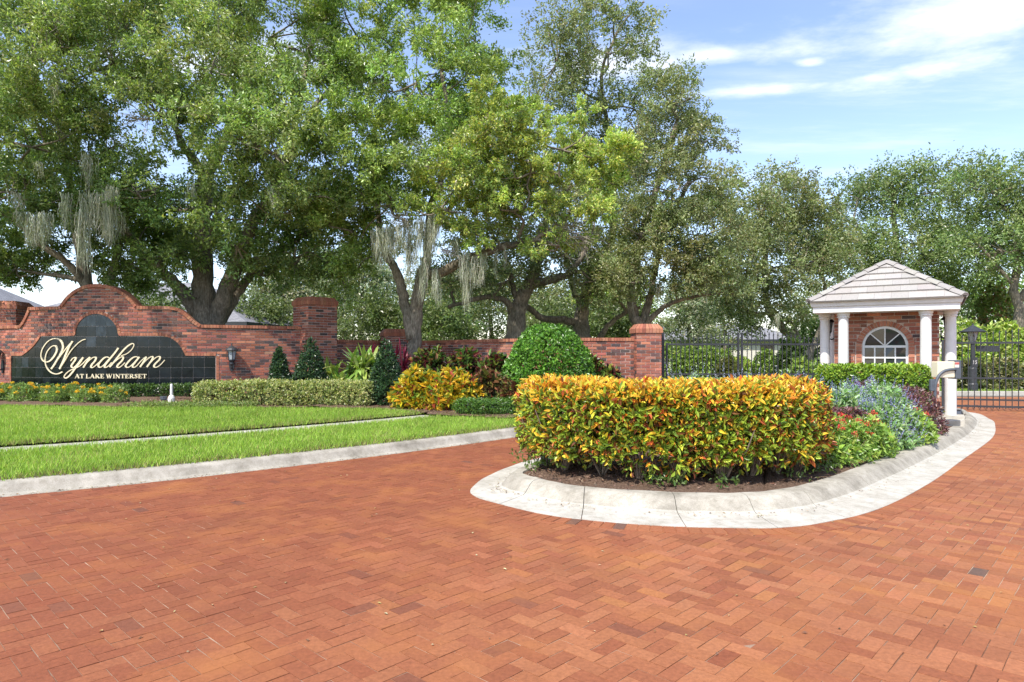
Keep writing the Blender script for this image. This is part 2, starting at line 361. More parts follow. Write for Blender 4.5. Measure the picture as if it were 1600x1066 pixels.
def strip(name, offs, mat, curve=KERB, nrm=KN, smooth=True, kind='structure', crumple=0.0):
    n = len(curve); V = []; k = len(offs)
    for i in range(n):
        for d, z in offs:
            p = curve[i] + nrm[i] * d; V.append((p[0], p[1], z + (crumple * rng.normal() if crumple else 0)))
    F = np.array([(i * k + j, (i + 1) * k + j, (i + 1) * k + j + 1, i * k + j + 1) for i in range(n - 1) for j in range(k - 1)])
    o = mesh_obj(name, np.array(V), F, mat, None, None, smooth)
    if kind: o['kind'] = kind
    return o
strip('verge_kerb', [(0, -0.03), (0.0, 0.006), (0.06, 0.010), (0.09, 0.03), (0.125, 0.10), (0.15, 0.128), (0.19, 0.140), (0.33, 0.143), (0.35, 0.09)], M_conc2)
dl = [0.30, 0.9, 1.5, 2.0, 2.5]; strip('verge_lawn', [(d, terr_d(d) + (0.0 if d > 0.5 else 0.0)) for d in dl], M_lawn)
strip('sidewalk', [(2.42, 0.12), (2.42, 0.178), (2.7, 0.184), (3.1, 0.19), (3.1, 0.12)], M_conc, smooth=False)
dl = [3.08, 3.2, 4, 5, 6, 8, 10, 12, 15, 20, 30, 42]; strip('lawn', [(d, terr_d(d) + 0.02) for d in dl], M_lawn)
tag(sheet('far_lawn', [(-10, 24.6), (160, 24.6), (160, 300), (-120, 300)], 0.12, M_farlawn), kind='structure')
# the cross street's edge beyond the gates: gutter and kerb
fk = MB(); fk.add([(5, 23.6, -0.005), (70, 23.6, -0.005), (70, 24.2, 0.0), (5, 24.2, 0.0)], [(0, 1, 2, 3)]); fk.build('far_gutter', M_asphalt, kind='structure')
fk = MB(); fk.box((37.5, 24.42, 0.05), (65, 0.44, 0.19)); fk.build('far_kerb', M_conc, kind='structure')

# island kerb, lofted between its outer gutter edge and the kerb's top edge
PAIRS = [((8.2, 17.9), (8.6, 17.3)), ((5.0, 14.4), (5.4, 14.0)), ((2.2, 11.6), (2.65, 11.2)), ((0.75, 10.2), (1.2, 9.85)), ((0.22, 9.54), (0.7, 9.25)), ((-0.12, 8.86), (0.38, 8.7)),
         ((-0.36, 8.18), (0.13, 8.2)), ((-0.467, 7.55), (0.02, 7.83)), ((-0.41, 7.21), (0.06, 7.62)), ((-0.216, 6.92), (0.2, 7.42)), ((0.262, 6.42), (0.45, 7.12)), ((0.70, 6.16), (0.80, 6.86)),
         ((1.318, 5.96), (1.4, 6.66)), ((2.0, 5.88), (2.0, 6.57)), ((2.45, 5.91), (2.4, 6.6)), ((2.947, 6.13), (2.82, 6.77)), ((3.667, 6.63), (3.45, 7.25)), ((4.914, 7.86), (4.6, 8.38)),
         ((6.75, 9.89), (6.35, 10.2)), ((8.74, 12.12), (8.3, 12.4)), ((10.18, 14.02), (9.72, 14.15)), ((11.2, 15.6), (10.72, 15.65)), ((11.95, 17.6), (11.4, 17.3)), ((10.4, 19.2), (10.2, 18.5))]
def closed(pts, n=9):
    P = [pts[-2], pts[-1]] + list(pts) + [pts[0], pts[1]]; q = spline(P, n); return q[2 * n:-(2 * n)][:-1] if False else q[2 * n: (len(P) - 2) * n]
OUT = closed([p[0] for p in PAIRS]); INN = closed([p[1] for p in PAIRS])
island = bpy.data.objects.new('planted_island', None); COL.objects.link(island); island.location = (5, 11, 0); tag(island, kind='structure')
nO = len(OUT); CI = INN.mean(0); inw = unit(INN - OUT)
prof = [(0, -0.03), (0.0, 0.007), (0.35, 0.012), (0.66, 0.022), (0.72, 0.035), (0.80, 0.075), (0.88, 0.118), (0.95, 0.138), (1.0, 0.145)]
rings = [OUT * (1 - f) + INN * f for f, z in prof] + [INN + inw * 0.13, INN + inw * 0.15, INN + inw * 0.15]; zs = [z for f, z in prof] + [0.146, 0.10, -0.03]
# one stretch of kerb between each pair of joints
joints = [0] + [int(nO * t) for t in (0.12, 0.22, 0.31, 0.385, 0.455, 0.515, 0.575, 0.64, 0.69, 0.712, 0.77, 0.84, 0.92)] + [nO]
for a_, b_ in zip(joints[:-1], joints[1:]):
    V = []; k = len(rings); idx = list(range(a_, b_ + 1))
    for q, i in enumerate(idx):
        i0 = i % nO
        for rr, z in zip(rings, zs):
            p = rr[i0].copy()
            if q == 0: e_ = rr[(i + 1) % nO] - p; p = p + e_ * (0.004 / (np.linalg.norm(e_) + 1e-6))
            if q == len(idx) - 1: e_ = rr[(i - 1) % nO] - p; p = p + e_ * (0.004 / (np.linalg.norm(e_) + 1e-6))
            V.append((p[0], p[1], z + 0.002 * math.sin(7 * i0)))
    m = len(idx)
    F = [(i * k + j, (i + 1) * k + j, (i + 1) * k + j + 1, i * k + j + 1) for i in range(m - 1) for j in range(k - 1)]
    F += [tuple(range(k)), tuple((m - 1) * k + j for j in range(k))[::-1]]
    ks = mesh_obj('kerb_stretch', np.array(V), F, M_conc, island, None, True); ks.data.polygons[-1].use_smooth = False; ks.data.polygons[-2].use_smooth = False
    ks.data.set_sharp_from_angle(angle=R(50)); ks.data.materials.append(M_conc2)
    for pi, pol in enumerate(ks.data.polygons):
        if pi < (m - 1) * (k - 1) and pi % (k - 1) >= 4: pol.material_index = 1  # kerb face and top take a darker concrete than the gutter
V = []; fr = [(0.0, 0.125), (0.06, 0.14), (0.2, 0.17), (0.45, 0.20), (0.75, 0.21), (1.0, 0.21)]
B0 = INN + inw * 0.12
for f, z in fr:
    for i in range(nO): p = B0[i] * (1 - f) + CI * f; V.append((p[0], p[1], z + (rng.normal() * 0.012 if f > 0 else 0)))
F = [(r * nO + i, r * nO + (i + 1) % nO, (r + 1) * nO + (i + 1) % nO, (r + 1) * nO + i) for r in range(len(fr) - 1) for i in range(nO)]
mesh_obj('mulch_bed', np.array(V), F, M_mulch, island, None, True)

# paving bricks in herringbone
PA = R(43.5); E1 = np.array([math.sin(PA), math.cos(PA)]); E2 = np.array([-math.cos(PA), math.sin(PA)])
PB = 0.1
ii, jj = np.meshgrid(np.arange(-190, 420), np.arange(-330, 420), indexing='ij'); res = (ii - jj) % 4
def cells(sel, du, dv): i = ii[sel]; j = jj[sel]; c = ((i + du) * PB)[:, None] * E1 + ((j + dv) * PB)[:, None] * E2; return c
cH = cells(res == 0, 1, 0.5); cV = cells(res == 3, 0.5, 1)
cen = np.vstack([cH, cV]); isV = np.r_[np.zeros(len(cH), bool), np.ones(len(cV), bool)]
ok = (cen[:, 1] > 2.0) & (cen[:, 1] < 23.5) & (np.abs(cen[:, 0]) < 0.86 * cen[:, 1] + 1.6)
cen, isV = cen[ok], isV[ok]
ok = (kerb_dist(cen[:, 0], cen[:, 1]) < 0.08) & ~inpoly(cen[:, 0], cen[:, 1], OUT * 0.985 + OUT.mean(0) * 0.015)
cen, isV = cen[ok], isV[ok]
PCOL = np.array([0.95, 0.86, 0.74]) * np.array([(0.305, 0.128, 0.068), (0.28, 0.112, 0.060), (0.335, 0.147, 0.080), (0.25, 0.096, 0.053), (0.335, 0.150, 0.068), (0.19, 0.085, 0.058), (0.13, 0.09, 0.08)])
PW = np.array([0.32, 0.27, 0.18, 0.11, 0.10, 0.017, 0.003])
def paver_geo(n):
    """n bricks in local axes: length 1st, width 2nd; 8 vertices each"""
    l, w, ch, g = 0.1, 0.05, 0.0026, 0.0014
    top = np.array([(-l + ch, -w + ch), (l - ch, -w + ch), (l - ch, w - ch), (-l + ch, w - ch)]); bot = np.array([(-l + g, -w + g), (l - g, -w + g), (l - g, w - g), (-l + g, w - g)])
    V = np.zeros((n, 8, 3)); V[:, :4, :2] = top + rng.normal(0, 0.0012, (n, 4, 2)); V[:, 4:, :2] = bot
    tx, ty, dz = rng.normal(0, 0.006, n), rng.normal(0, 0.009, n), rng.normal(0, 0.0006, n)
    V[:, :4, 2] = V[:, :4, 0] * tx[:, None] + V[:, :4, 1] * ty[:, None] + dz[:, None]; V[:, 4:, 2] = -0.014
    V[:, 4:, 2] += 0
    # a mid ring just under the chamfer is left out: the slanted skirt reads as the worn arris
    F = np.array([(0, 1, 2, 3), (0, 4, 5, 1), (1, 5, 6, 2), (2, 6, 7, 3), (3, 7, 4, 0)]); return V, F
pxx = 800 + FPX * cen[:, 0] / cen[:, 1]; pyy = HORIZON + FPX * CAM_H / cen[:, 1]
seen = (pxx > -20) & (pxx < 1620) & (pyy < 1085)
order = np.argsort(np.where(seen, cen[:, 1], 99)); single = np.zeros(len(cen), bool); single[order[:300]] = True
# the drive is redder and more worn on the left, where cars turn in
def paver_cols(c):
    col = pick(PCOL, len(c), PW, 0.055)
    t = 1 / (1 + np.exp((c[:, 0] - 0.35 * (c[:, 1] - 3.5) + 0.6) / 0.9))
    mean = (PCOL * PW[:, None]).sum(0); col = col * (1 - 0.45 * t)[:, None] + mean * (0.45 * t)[:, None]; red = np.array([0.70, 0.53, 0.52]); return col * (1 + (red - 1) * (0.75 * t)[:, None])
rc, rv = cen[~single], isV[~single]; V, F = paver_geo(len(rc))
ax = np.where(rv[:, None], E2, E1); bx = np.where(rv[:, None], -E1, E2)
W3 = np.zeros_like(V); W3[:, :, :2] = rc[:, None] + V[:, :, :1] * ax[:, None] + V[:, :, 1:2] * bx[:, None]; W3[:, :, 2] = V[:, :, 2]
FF = (np.arange(len(rc))[:, None, None] * 8 + F[None]).reshape(-1, 4)
o = mesh_obj('brick_paving', W3.reshape(-1, 3), FF, M_paver, road, np.repeat(paver_cols(rc), 5, axis=0)); o['kind'] = 'stuff'
bank = []
sc = cen[single]; cuts = np.array([0.0, 0.33, 0.66, 1.01])
sv = isV[single]; colS = paver_cols(sc); q = np.argsort(colS[:, 0]); groups = np.array_split(q, 30)
for g in groups:
    V, F = paver_geo(1); me = make_mesh('paver', V[0], F, M_paver, colS[g].mean(0) if len(g) else (0.4, 0.15, 0.09))
    for i in g:
        inst('paver', me, (sc[i][0], sc[i][1], rng.normal(0, 0.0008)), math.atan2(E1[1], E1[0]) + (math.pi / 2 if sv[i] else 0) + (math.pi if rng.random() < 0.5 else 0), road)
# a course of bricks set square to the island's gutter
seg = np.linalg.norm(np.roll(OUT, -1, 0) - OUT, axis=1); cum = np.r_[0, np.cumsum(seg)]; closedO = np.vstack([OUT, OUT[:1]])
sd = np.arange(0, cum[-1], 0.104); pc = np.stack([np.interp(sd, cum, closedO[:, k]) for k in (0, 1)], 1)
tt = unit(np.roll(pc, -1, 0) - np.roll(pc, 1, 0)); nn = np.stack([tt[:, 1], -tt[:, 0]], 1)
nn *= np.sign((nn * (pc - np.array([5, 11.5]))).sum(1))[:, None]
ctr = pc + nn * 0.098; V, F = paver_geo(len(ctr)); W3 = np.zeros_like(V)
W3[:, :, :2] = ctr[:, None] + V[:, :, :1] * nn[:, None] + V[:, :, 1:2] * tt[:, None]; W3[:, :, 2] = V[:, :, 2] * 0.7 + 0.004
FF = (np.arange(len(ctr))[:, None, None] * 8 + F[None]).reshape(-1, 4)
o = mesh_obj('border_course', W3.reshape(-1, 3), FF, M_paver, road, np.repeat(paver_cols(ctr), 5, axis=0)); o['kind'] = 'stuff'

# planting beds along the walls
BED = [(-18, 15.6), (-11.4, 14.9), (-8.7, 14.85), (-7.1, 15.1), (-3.13, 15.4), (-2.2, 14.9), (-1.45, 14.15), (0.1, 13.9), (1.5, 15.2), (2.9, 17.2), (3.2, 19), (1.9, 19.2), (0, 20), (-3.5, 23.5), (-6, 21.5), (-9, 20.5), (-11, 19.6), (-14, 20), (-18, 22)]
g = 0.16; gx, gy = np.meshgrid(np.arange(-18, 3.4, g), np.arange(13.6, 23.6, g), indexing='ij'); nx, ny = gx.shape
inside = inpoly(gx + g / 2, gy + g / 2, BED); hz = terrain(gx, gy) + 0.045 + rng.normal(0, 0.012, gx.shape)
V = np.stack([gx, gy, hz], 2).reshape(-1, 3); I, J = np.nonzero(inside[:-1, :-1]); b0 = I * ny + J
mesh_obj('wall_bed', V, np.stack([b0, b0 + ny, b0 + ny + 1, b0 + 1], 1), M_mulch, None, None, True)['kind'] = 'structure'

def blades(name, P, hmin, hmax, w, cols, wts, mat=M_grass, lean=0.5, patchy=False):
    n = len(P); a = rng.uniform(0, 2 * math.pi, n); h = rng.uniform(hmin, hmax, n); ln = rng.normal(0, lean, (n, 2)) * h[:, None]
    s = np.stack([np.cos(a), np.sin(a)], 1) * (w * rng.uniform(0.6, 1.3, n))[:, None] / 2
    V = np.zeros((n, 3, 3)); V[:, 0, :2] = P[:, :2] - s; V[:, 1, :2] = P[:, :2] + s; V[:, 2, :2] = P[:, :2] + ln
    V[:, :2, 2] = P[:, 2:3] - 0.01; V[:, 2, 2] = P[:, 2] + h
    C = pick(cols, n, wts, 0.18)
    if patchy:
        def wave(f, sd): r_ = np.random.default_rng(sd); return sum(np.sin(P[:, :2] @ r_.normal(0, f, 2) + r_.uniform(0, 6.28)) for _ in range(6)) / 6
        w1, w2 = wave(1.6, 3), wave(5.5, 4); C = C * (1 + 0.22 * w1 + 0.16 * w2)[:, None]; dry = rng.random(n) < np.clip(0.02 + 0.35 * (w1 + w2 - 0.35), 0, 0.3); C[dry] = pick([(0.46, 0.42, 0.18), (0.36, 0.30, 0.13)], dry.sum(), None, 0.15)
        kd = kerb_dist(P[:, 0], P[:, 1]); edge = ((kd < 0.42) | ((kd > 3.0) & (kd < 3.25))) & (rng.random(n) < 0.45); C[edge] = pick([(0.22, 0.16, 0.08), (0.30, 0.26, 0.10), (0.12, 0.09, 0.05)], edge.sum(), None, 0.2)
    o = mesh_obj(name, V.reshape(-1, 3), np.arange(3 * n).reshape(-1, 3), mat, None, np.clip(C, 0.01, 0.9)); return o
GC = [(0.27, 0.42, 0.055), (0.35, 0.50, 0.075), (0.19, 0.32, 0.04), (0.46, 0.54, 0.15), (0.40, 0.34, 0.13)]; GW = [0.38, 0.28, 0.2, 0.1, 0.04]
def in_view(X, Y, m=0.7): return np.abs(X) < 0.79 * Y + m
n = 640000; X = rng.uniform(-17, 3.5, n); Y = rng.uniform(4.4, 18, n); v = in_view(X, Y, 2.6); out_ = ~in_view(X, Y, 0.4); v &= ~out_ | (rng.random(n) < 0.6); X, Y = X[v], Y[v]; d = kerb_dist(X, Y)
keep = ((d > 0.20 + 0.10 * rng.random(len(d))) & (d < 2.60)) | ((d > 3.02) & (d < 12) & ~inpoly(X, Y, BED) & (Y < 16.2)); keep &= rng.random(len(X)) < np.clip(11.5 / Y, 0, 1)
X, Y, d = X[keep], Y[keep], d[keep]; Z = terr_d(d) + np.where(d > 3, 0.02, 0.0)
o = blades('lawn_grass', np.stack([X, Y, Z], 1), 0.03, 0.085, 0.011, GC, GW, patchy=True); tag(o, 'bright green mown grass on the verge and lawn by the sign', 'grass', kind='stuff')
n = 22000; X = rng.uniform(8, 30, n); Y = rng.uniform(24.7, 34, n)
o = blades('far_grass', np.stack([X, Y, np.full(n, 0.12)], 1), 0.04, 0.10, 0.02, GC, GW); tag(o, 'grass on the lawn beyond the iron gates', 'grass', kind='stuff')
def chips(name, X, Y, Z, label):
    n = len(X); P = np.stack([X, Y, Z + 0.012], 1); D = rng.normal(0, 1, (n, 3)) * (1, 1, 0.35); Nn = rng.normal(0, 0.5, (n, 3)) + (0, 0, 1)
    C = pick([(0.13, 0.075, 0.045), (0.07, 0.042, 0.03), (0.24, 0.16, 0.11), (0.32, 0.24, 0.17)], n, [0.4, 0.3, 0.2, 0.1], 0.2)
    o = leaf_obj(name, P, D, Nn, rng.uniform(0.02, 0.075, n), rng.uniform(0.008, 0.02, n), C, None, M_chip, 0.1); tag(o, label, 'mulch', kind='stuff')
n = 26000; X = rng.uniform(-0.3, 11, n); Y = rng.uniform(6.5, 18, n); poly = INN + inw * 0.10
k = inpoly(X, Y, poly) & ((Y < 9.0 + 0.35 * X) | (rng.random(n) < 0.4)); chips('bark_mulch', X[k], Y[k], np.full(k.sum(), 0.165) + 0.02 * (Y[k] > 8), 'brown bark mulch under the island plants')
n = 16000; X = rng.uniform(-9, 3, n); Y = rng.uniform(13.9, 17.5, n); k = inpoly(X, Y, BED); chips('wall_mulch', X[k], Y[k], terrain(X[k], Y[k]) + 0.045, 'brown bark mulch in the bed below the brick wall')
# fallen leaves and grit on the road and gutter
n = 520; X = rng.uniform(-6, 9, n); Y = rng.uniform(3.2, 12, n); k = (kerb_dist(X, Y) < 0) & ~inpoly(X, Y, OUT)
P = np.stack([X, Y, np.full(n, 0.008)], 1)[k]; j = rng.integers(0, nO, 420); f = np.clip(rng.normal(0.60, 0.07, 420), 0.3, 0.70); q = OUT[j] * (1 - f)[:, None] + INN[j] * f[:, None] + rng.normal(0, 0.02, (420, 2)); P = np.vstack([P, np.c_[q, np.full(420, 0.03)]])
j = rng.integers(0, len(KERB), 900); q = KERB[j] + KN[j] * rng.uniform(-0.06, 0.07, (900, 1)) + KT[j] * rng.uniform(-0.2, 0.2, (900, 1)); P = np.vstack([P, np.c_[q, np.full(900, 0.015)]]); n = len(P)
C = pick([(0.32, 0.22, 0.10), (0.14, 0.08, 0.05), (0.45, 0.38, 0.22)], n, None, 0.2)
o = leaf_obj('fallen_leaves', P, rng.normal(0, 1, (n, 3)) * (1, 1, 0.05), rng.normal(0, 0.2, (n, 3)) + (0, 0, 1), rng.uniform(0.012, 0.038, n), rng.uniform(0.006, 0.018, n), C, None, M_chip, 0.15)
tag(o, 'small dry leaves scattered over the brick drive', 'leaves', kind='stuff')

# ================================================================ BRICK WALLS AND THE SIGN
WCOL = [(0.32, 0.118, 0.076), (0.37, 0.145, 0.092), (0.265, 0.097, 0.066), (0.21, 0.08, 0.059), (0.125, 0.075, 0.062), (0.085, 0.066, 0.062), (0.37, 0.185, 0.13)]
WW = [0.27, 0.2, 0.19, 0.11, 0.11, 0.07, 0.05]
CAPC = [(0.33, 0.132, 0.078), (0.29, 0.112, 0.068), (0.37, 0.16, 0.095)]
CH, BL, JT = 0.0775, 0.255, 0.012              # course height, brick length with joint, joint
class Path:
    """a wall's line on the ground; s runs along it, front is to the right-hand side looking along s reversed"""
    def __init__(p, pts):
        p.P = np.array(pts, float); d = np.linalg.norm(np.diff(p.P, axis=0), axis=1); p.S = np.r_[0, np.cumsum(d)]; p.len = p.S[-1]
    def at(p, s):
        i = min(max(np.searchsorted(p.S, s) - 1, 0), len(p.P) - 2)
        t = p.P[i + 1] - p.P[i]; t = t / np.linalg.norm(t); x, y = p.P[i] + t * (s - p.S[i]); return x, y, t
    def pt(p, s, z, out=0.0):
        x, y, t = p.at(s); n = (t[1], -t[0]); return Vector((x + n[0] * out, y + n[1] * out, z))
    def axes(p, s):
        x, y, t = p.at(s); return Vector((t[0], t[1], 0)), Vector((-t[1], t[0], 0)), Vector((0, 0, 1))
def bank_mesh(name, size, cols, k):
    out = []
    for c in pick(cols[0], k, cols[1], 0.13):
        mb = MB(); a, b_, h = [x / 2 for x in size]; e = 0.004
        V = [(-a, 0, -h), (a, 0, -h), (a, 0, h), (-a, 0, h), (-a + e, -b_, -h + e), (a - e, -b_, -h + e), (a - e, -b_, h - e), (-a + e, -b_, h - e)]
        F = [(4, 5, 6, 7), (0, 1, 5, 4), (1, 2, 6, 5), (2, 3, 7, 6), (3, 0, 4, 7)]
        out.append(make_mesh(name, np.array(V), F, M_brick, c))
    return out
FULL = bank_mesh('brick', (BL - JT, 0.03, CH - JT), (WCOL, WW), 26)
def brick_face(root, path, s0, s1, h0, h1, inside=None, singles=0, rank=None, proud=0.012, seed=0, bond=0.0):
    """lay courses over a face; full bricks nearest the viewer become parts of their own, the rest is one joined part"""
    full = []; cut = []
    nc = int(math.ceil((h1 - h0) / CH))
    for k in range(nc):
        z = h0 + (k + 0.5) * CH; s = s0 - BL + ((k % 2) * BL / 2 + bond) % BL
        while s < s1:
            a, b_ = max(s, s0), min(s + BL, s1); s += BL
            if b_ - a < 0.04: continue
            if inside is not None:
                ss = np.linspace(a, b_, 9); m = [inside(q, z - CH * 0.3) and inside(q, z + CH * 0.3) for q in (ss[:-1] + ss[1:]) / 2]
                if not any(m): continue
                i0 = m.index(True); i1 = i0
                while i1 + 1 < len(m) and m[i1 + 1]: i1 += 1
                a, b_ = ss[i0], ss[i1 + 1]
                if b_ - a < 0.03: continue
            top = min(z + CH / 2, h1)
            (full if (b_ - a > BL - 0.004 and top - z > CH / 2 - 0.002) else cut).append((a, b_, z, top))
    if singles:
        full.sort(key=lambda f: rank((f[0] + f[1]) / 2, f[2]) if rank else 0); own, rest = full[:singles], full[singles:]
        for a, b_, z, t in own:
            sm = (a + b_) / 2; x, y, tt = path.at(sm)
            inst('brick', FULL[rng.integers(len(FULL))], path.pt(sm, z, 0), math.atan2(tt[1], tt[0]), root)
    else: rest = full
    mb = MB(); cols = pick(WCOL, len(rest) + len(cut) + 1, WW, 0.13)
    for i, (a, b_, z, t) in enumerate(rest + cut):
        ax = path.axes((a + b_) / 2); hh = (t - (z - CH / 2)) - JT
        if hh < 0.01: continue
        c = path.pt((a + b_) / 2, z - CH / 2 + hh / 2 + JT / 2, 0); L = (b_ - a - JT) / 2; h = hh / 2; e = 0.004; X, Yb, Zu = ax
        P = lambda u, d, w: c + X * u + Yb * d + Zu * w
        V = [P(-L, 0, -h), P(L, 0, -h), P(L, 0, h), P(-L, 0, h), P(-L + e, -proud, -h + e), P(L - e, -proud, -h + e), P(L - e, -proud, h - e), P(-L + e, -proud, h - e)]
        mb.add(V, [(4, 5, 6, 7), (0, 1, 5, 4), (1, 2, 6, 5), (2, 3, 7, 6), (3, 0, 4, 7)], cols[i])
    return mb.build('brickwork', M_brick, root, kind='stuff')
def core(root, path, s0, s1, h0, top, thick, mat=M_mortar, n=60):
    """the wall's mass behind its brick skin; top may be a function of s"""
    tf = top if callable(top) else (lambda s: top); mb = MB(); ss = np.linspace(s0, s1, n); V = []
    for s in ss:
        V += [path.pt(s, h0, 0), path.pt(s, tf(s), 0), path.pt(s, tf(s), -thick), path.pt(s, h0, -thick)]
    F = [(i * 4 + j, (i + 1) * 4 + j, (i + 1) * 4 + (j + 1) % 4, i * 4 + (j + 1) % 4) for i in range(n - 1) for j in range(4)]
    F += [(3, 2, 1, 0), tuple((n - 1) * 4 + j for j in range(4))]
    mb.add(V, F); return mb.build('wall_core', mat, root)
def course_along(root, path, line, depth_in, out, width, name='coping', step=0.079, col=CAPC, back=0.0, side=1):
    """bricks on edge following a line of (s, z) points on a wall face"""
    L = np.array(line, float); d = np.linalg.norm(np.diff(L, axis=0), axis=1); S = np.r_[0, np.cumsum(d)]; n = max(1, int(S[-1] / step)); mb = MB(); cols = pick(col, n, None, 0.10)
    for k in range(n):
        a, b_ = S[-1] * k / n, S[-1] * (k + 1) / n; p0 = np.array([np.interp(a, S, L[:, j]) for j in (0, 1)]); p1 = np.array([np.interp(b_, S, L[:, j]) for j in (0, 1)])
        t = p1 - p0; ln = np.linalg.norm(t); t /= ln; nrm = np.array([-t[1], t[0]]) * side; g = 0.004; q0 = p0 + t * g; q1 = p1 - t * g
        quad = [q0, q1, q1 + nrm * width, q0 + nrm * width]
        V = [path.pt(q[0], q[1], out) for q in quad] + [path.pt(q[0], q[1], -back) for q in quad]
        mb.add(V, [(0, 1, 2, 3), (7, 6, 5, 4), (0, 4, 5, 1), (1, 5, 6, 2), (2, 6, 7, 3), (3, 7, 4, 0)], cols[k])
    # mortar bed between the bricks
    V = []; 
    for s, z in L: V += [path.pt(s, z, out - 0.006), path.pt(s, z, -back + 0.006)]
    o = mb.build(name, M_brick, root, kind='stuff'); return o

# ---- the curved sign wall
AX0, AY0, AR = -11.0, 18.4, 7.5
ang = np.radians(np.linspace(-62, 41, 120)); SIGN = Path([(AX0 + AR * math.sin(a), AY0 + AR - AR * math.cos(a)) for a in ang])
def on_sign(px, py):
    """(s, z) on the sign wall's face for a photo pixel"""
    k = (px - 800) / FPX; lo, hi = math.radians(-50), math.radians(41)
    f = lambda a: (AX0 + AR * math.sin(a)) - k * (AY0 + AR - AR * math.cos(a))
    for _ in range(50):
        mid = (lo + hi) / 2
        if f(mid) < 0: lo = mid
        else: hi = mid
    a = (lo + hi) / 2; Y = AY0 + AR - AR * math.cos(a)
    return (a - math.radians(-62)) * AR, CAM_H - (py - HORIZON) / FPX * Y
def crop1(x, y): return on_sign(x / 3.553, 380 + y / 3.553)
sign = thing('brick_sign_wall', (AX0, AY0, 0.3), 'curved brick entrance wall with stepped arched top and black lettered panel', 'wall')
ZW = crop1(1250, 455)[1]                                  # height of the plain wings
ctl = [crop1(100, 470), crop1(122, 452), crop1(142, 420), crop1(155, 385), crop1(163, 357)]
sh = crop1(850, 350)[1]
def zfix(p, z): return (p[0], z)
prof_top = [(0.0, ZW), (crop1(60, 470)[0], ZW), (crop1(95, 470)[0], ZW)]
prof_top += [crop1(112, 461), crop1(133, 432), crop1(148, 402), crop1(160, 374)]
prof_top += [zfix(crop1(163, 357), sh), zfix(crop1(330, 352), sh)]
cx = crop1(552, 230)[0]; zt = crop1(552, 227)[1]; s_l, s_r = crop1(335, 350)[0], crop1(765, 350)[0]; hw = (s_r - s_l) / 2; cx = (s_l + s_r) / 2; rise = zt - sh; RR = (hw * hw + rise * rise) / (2 * rise)
for t in np.linspace(-1, 1, 17):
    u = t * hw; prof_top.append((cx + u * 0.995, sh + rise - RR + math.sqrt(RR * RR - u * u)))
prof_top += [zfix(crop1(775, 350), sh), zfix(crop1(935, 350), sh), crop1(975, 356), crop1(1015, 374), crop1(1045, 398), crop1(1075, 428), zfix(crop1(1112, 455), ZW), (SIGN.len, ZW)]
pt_arr = np.array(prof_top); 
def top_of(s): return float(np.interp(s, pt_arr[:, 0], pt_arr[:, 1]))
# panel outline
pl, pr = crop1(65, 628)[0], crop1(1200, 622)[0]; zl = crop1(65, 628)[1]; zm = crop1(300, 515)[1]; zmr = crop1(780, 515)[1]; zr = crop1(1120, 623)[1]; zm = (zm + zmr) / 2; zl = zr = (zl + zr) / 2
al, ar_ = crop1(420, 500)[0], crop1(657, 500)[0]; acx = (al + ar_) / 2; az = crop1(537, 393)[1]; ahw = (ar_ - al) / 2
pan_top = [(pl, zl), (crop1(125, 628)[0], zl), (crop1(155, 605)[0], zl + (zm - zl) * 0.20), (crop1(190, 575)[0], zl + (zm - zl) * 0.48), (crop1(212, 545)[0], zl + (zm - zl) * 0.75), (crop1(230, 518)[0], zm), (al - 0.005, zm)]
asp = az - ahw * 0.93
pan_top += [(al, asp)] + [(acx - ahw * math.cos(t), asp + (az - asp) * math.sin(t)) for t in np.linspace(0, math.pi, 19)[1:-1]] + [(ar_, asp)]
pan_top += [(ar_ + 0.005, zm), (crop1(895, 515)[0], zm), (crop1(945, 522)[0], zm - (zm - zr) * 0.08), (crop1(985, 548)[0], zm - (zm - zr) * 0.32), (crop1(1010, 580)[0], zm - (zm - zr) * 0.62), (crop1(1030, 622)[0], zr), (pr, zr)]
pa_arr = np.array(pan_top); ZB = 0.34
def pan_of(s): return -9 if s < pl or s > pr else float(np.interp(s, pa_arr[:, 0], pa_arr[:, 1]))
core(sign, SIGN, 0, SIGN.len, -0.1, lambda s: top_of(s) - 0.03, 0.34, n=160)
TRW = 0.085
def in_sign(s, z):
    if z > top_of(s) - 0.07: return False
    if pl - 0.065 < s < pr + 0.065:
        lim = max(pan_of(min(max(s, pl), pr)), pan_of(min(max(s - 0.03, pl), pr)), pan_of(min(max(s + 0.03, pl), pr)))
        if z < lim + 0.045: return False
    return True
brick_face(sign, SIGN, 0.6, SIGN.len, 0.28, zt, in_sign, 300, lambda s, z: abs(s - (cx + 1.3)) + 0.5 * abs(z - 2.4))
course_along(sign, SIGN, prof_top, 0, 0.05, TRW, 'coping', 0.079, back=0.36, side=-1)
course_along(sign, SIGN, [(pl, 0.3), (pl, zl)], 0, 0.022, 0.075, 'panel_surround', 0.079, side=1)
course_along(sign, SIGN, pan_top, 0, 0.026, 0.075, 'panel_surround', 0.079, side=1)
course_along(sign, SIGN, [(pr, zr), (pr, 0.3)], 0, 0.022, 0.075, 'panel_surround', 0.079, side=1)
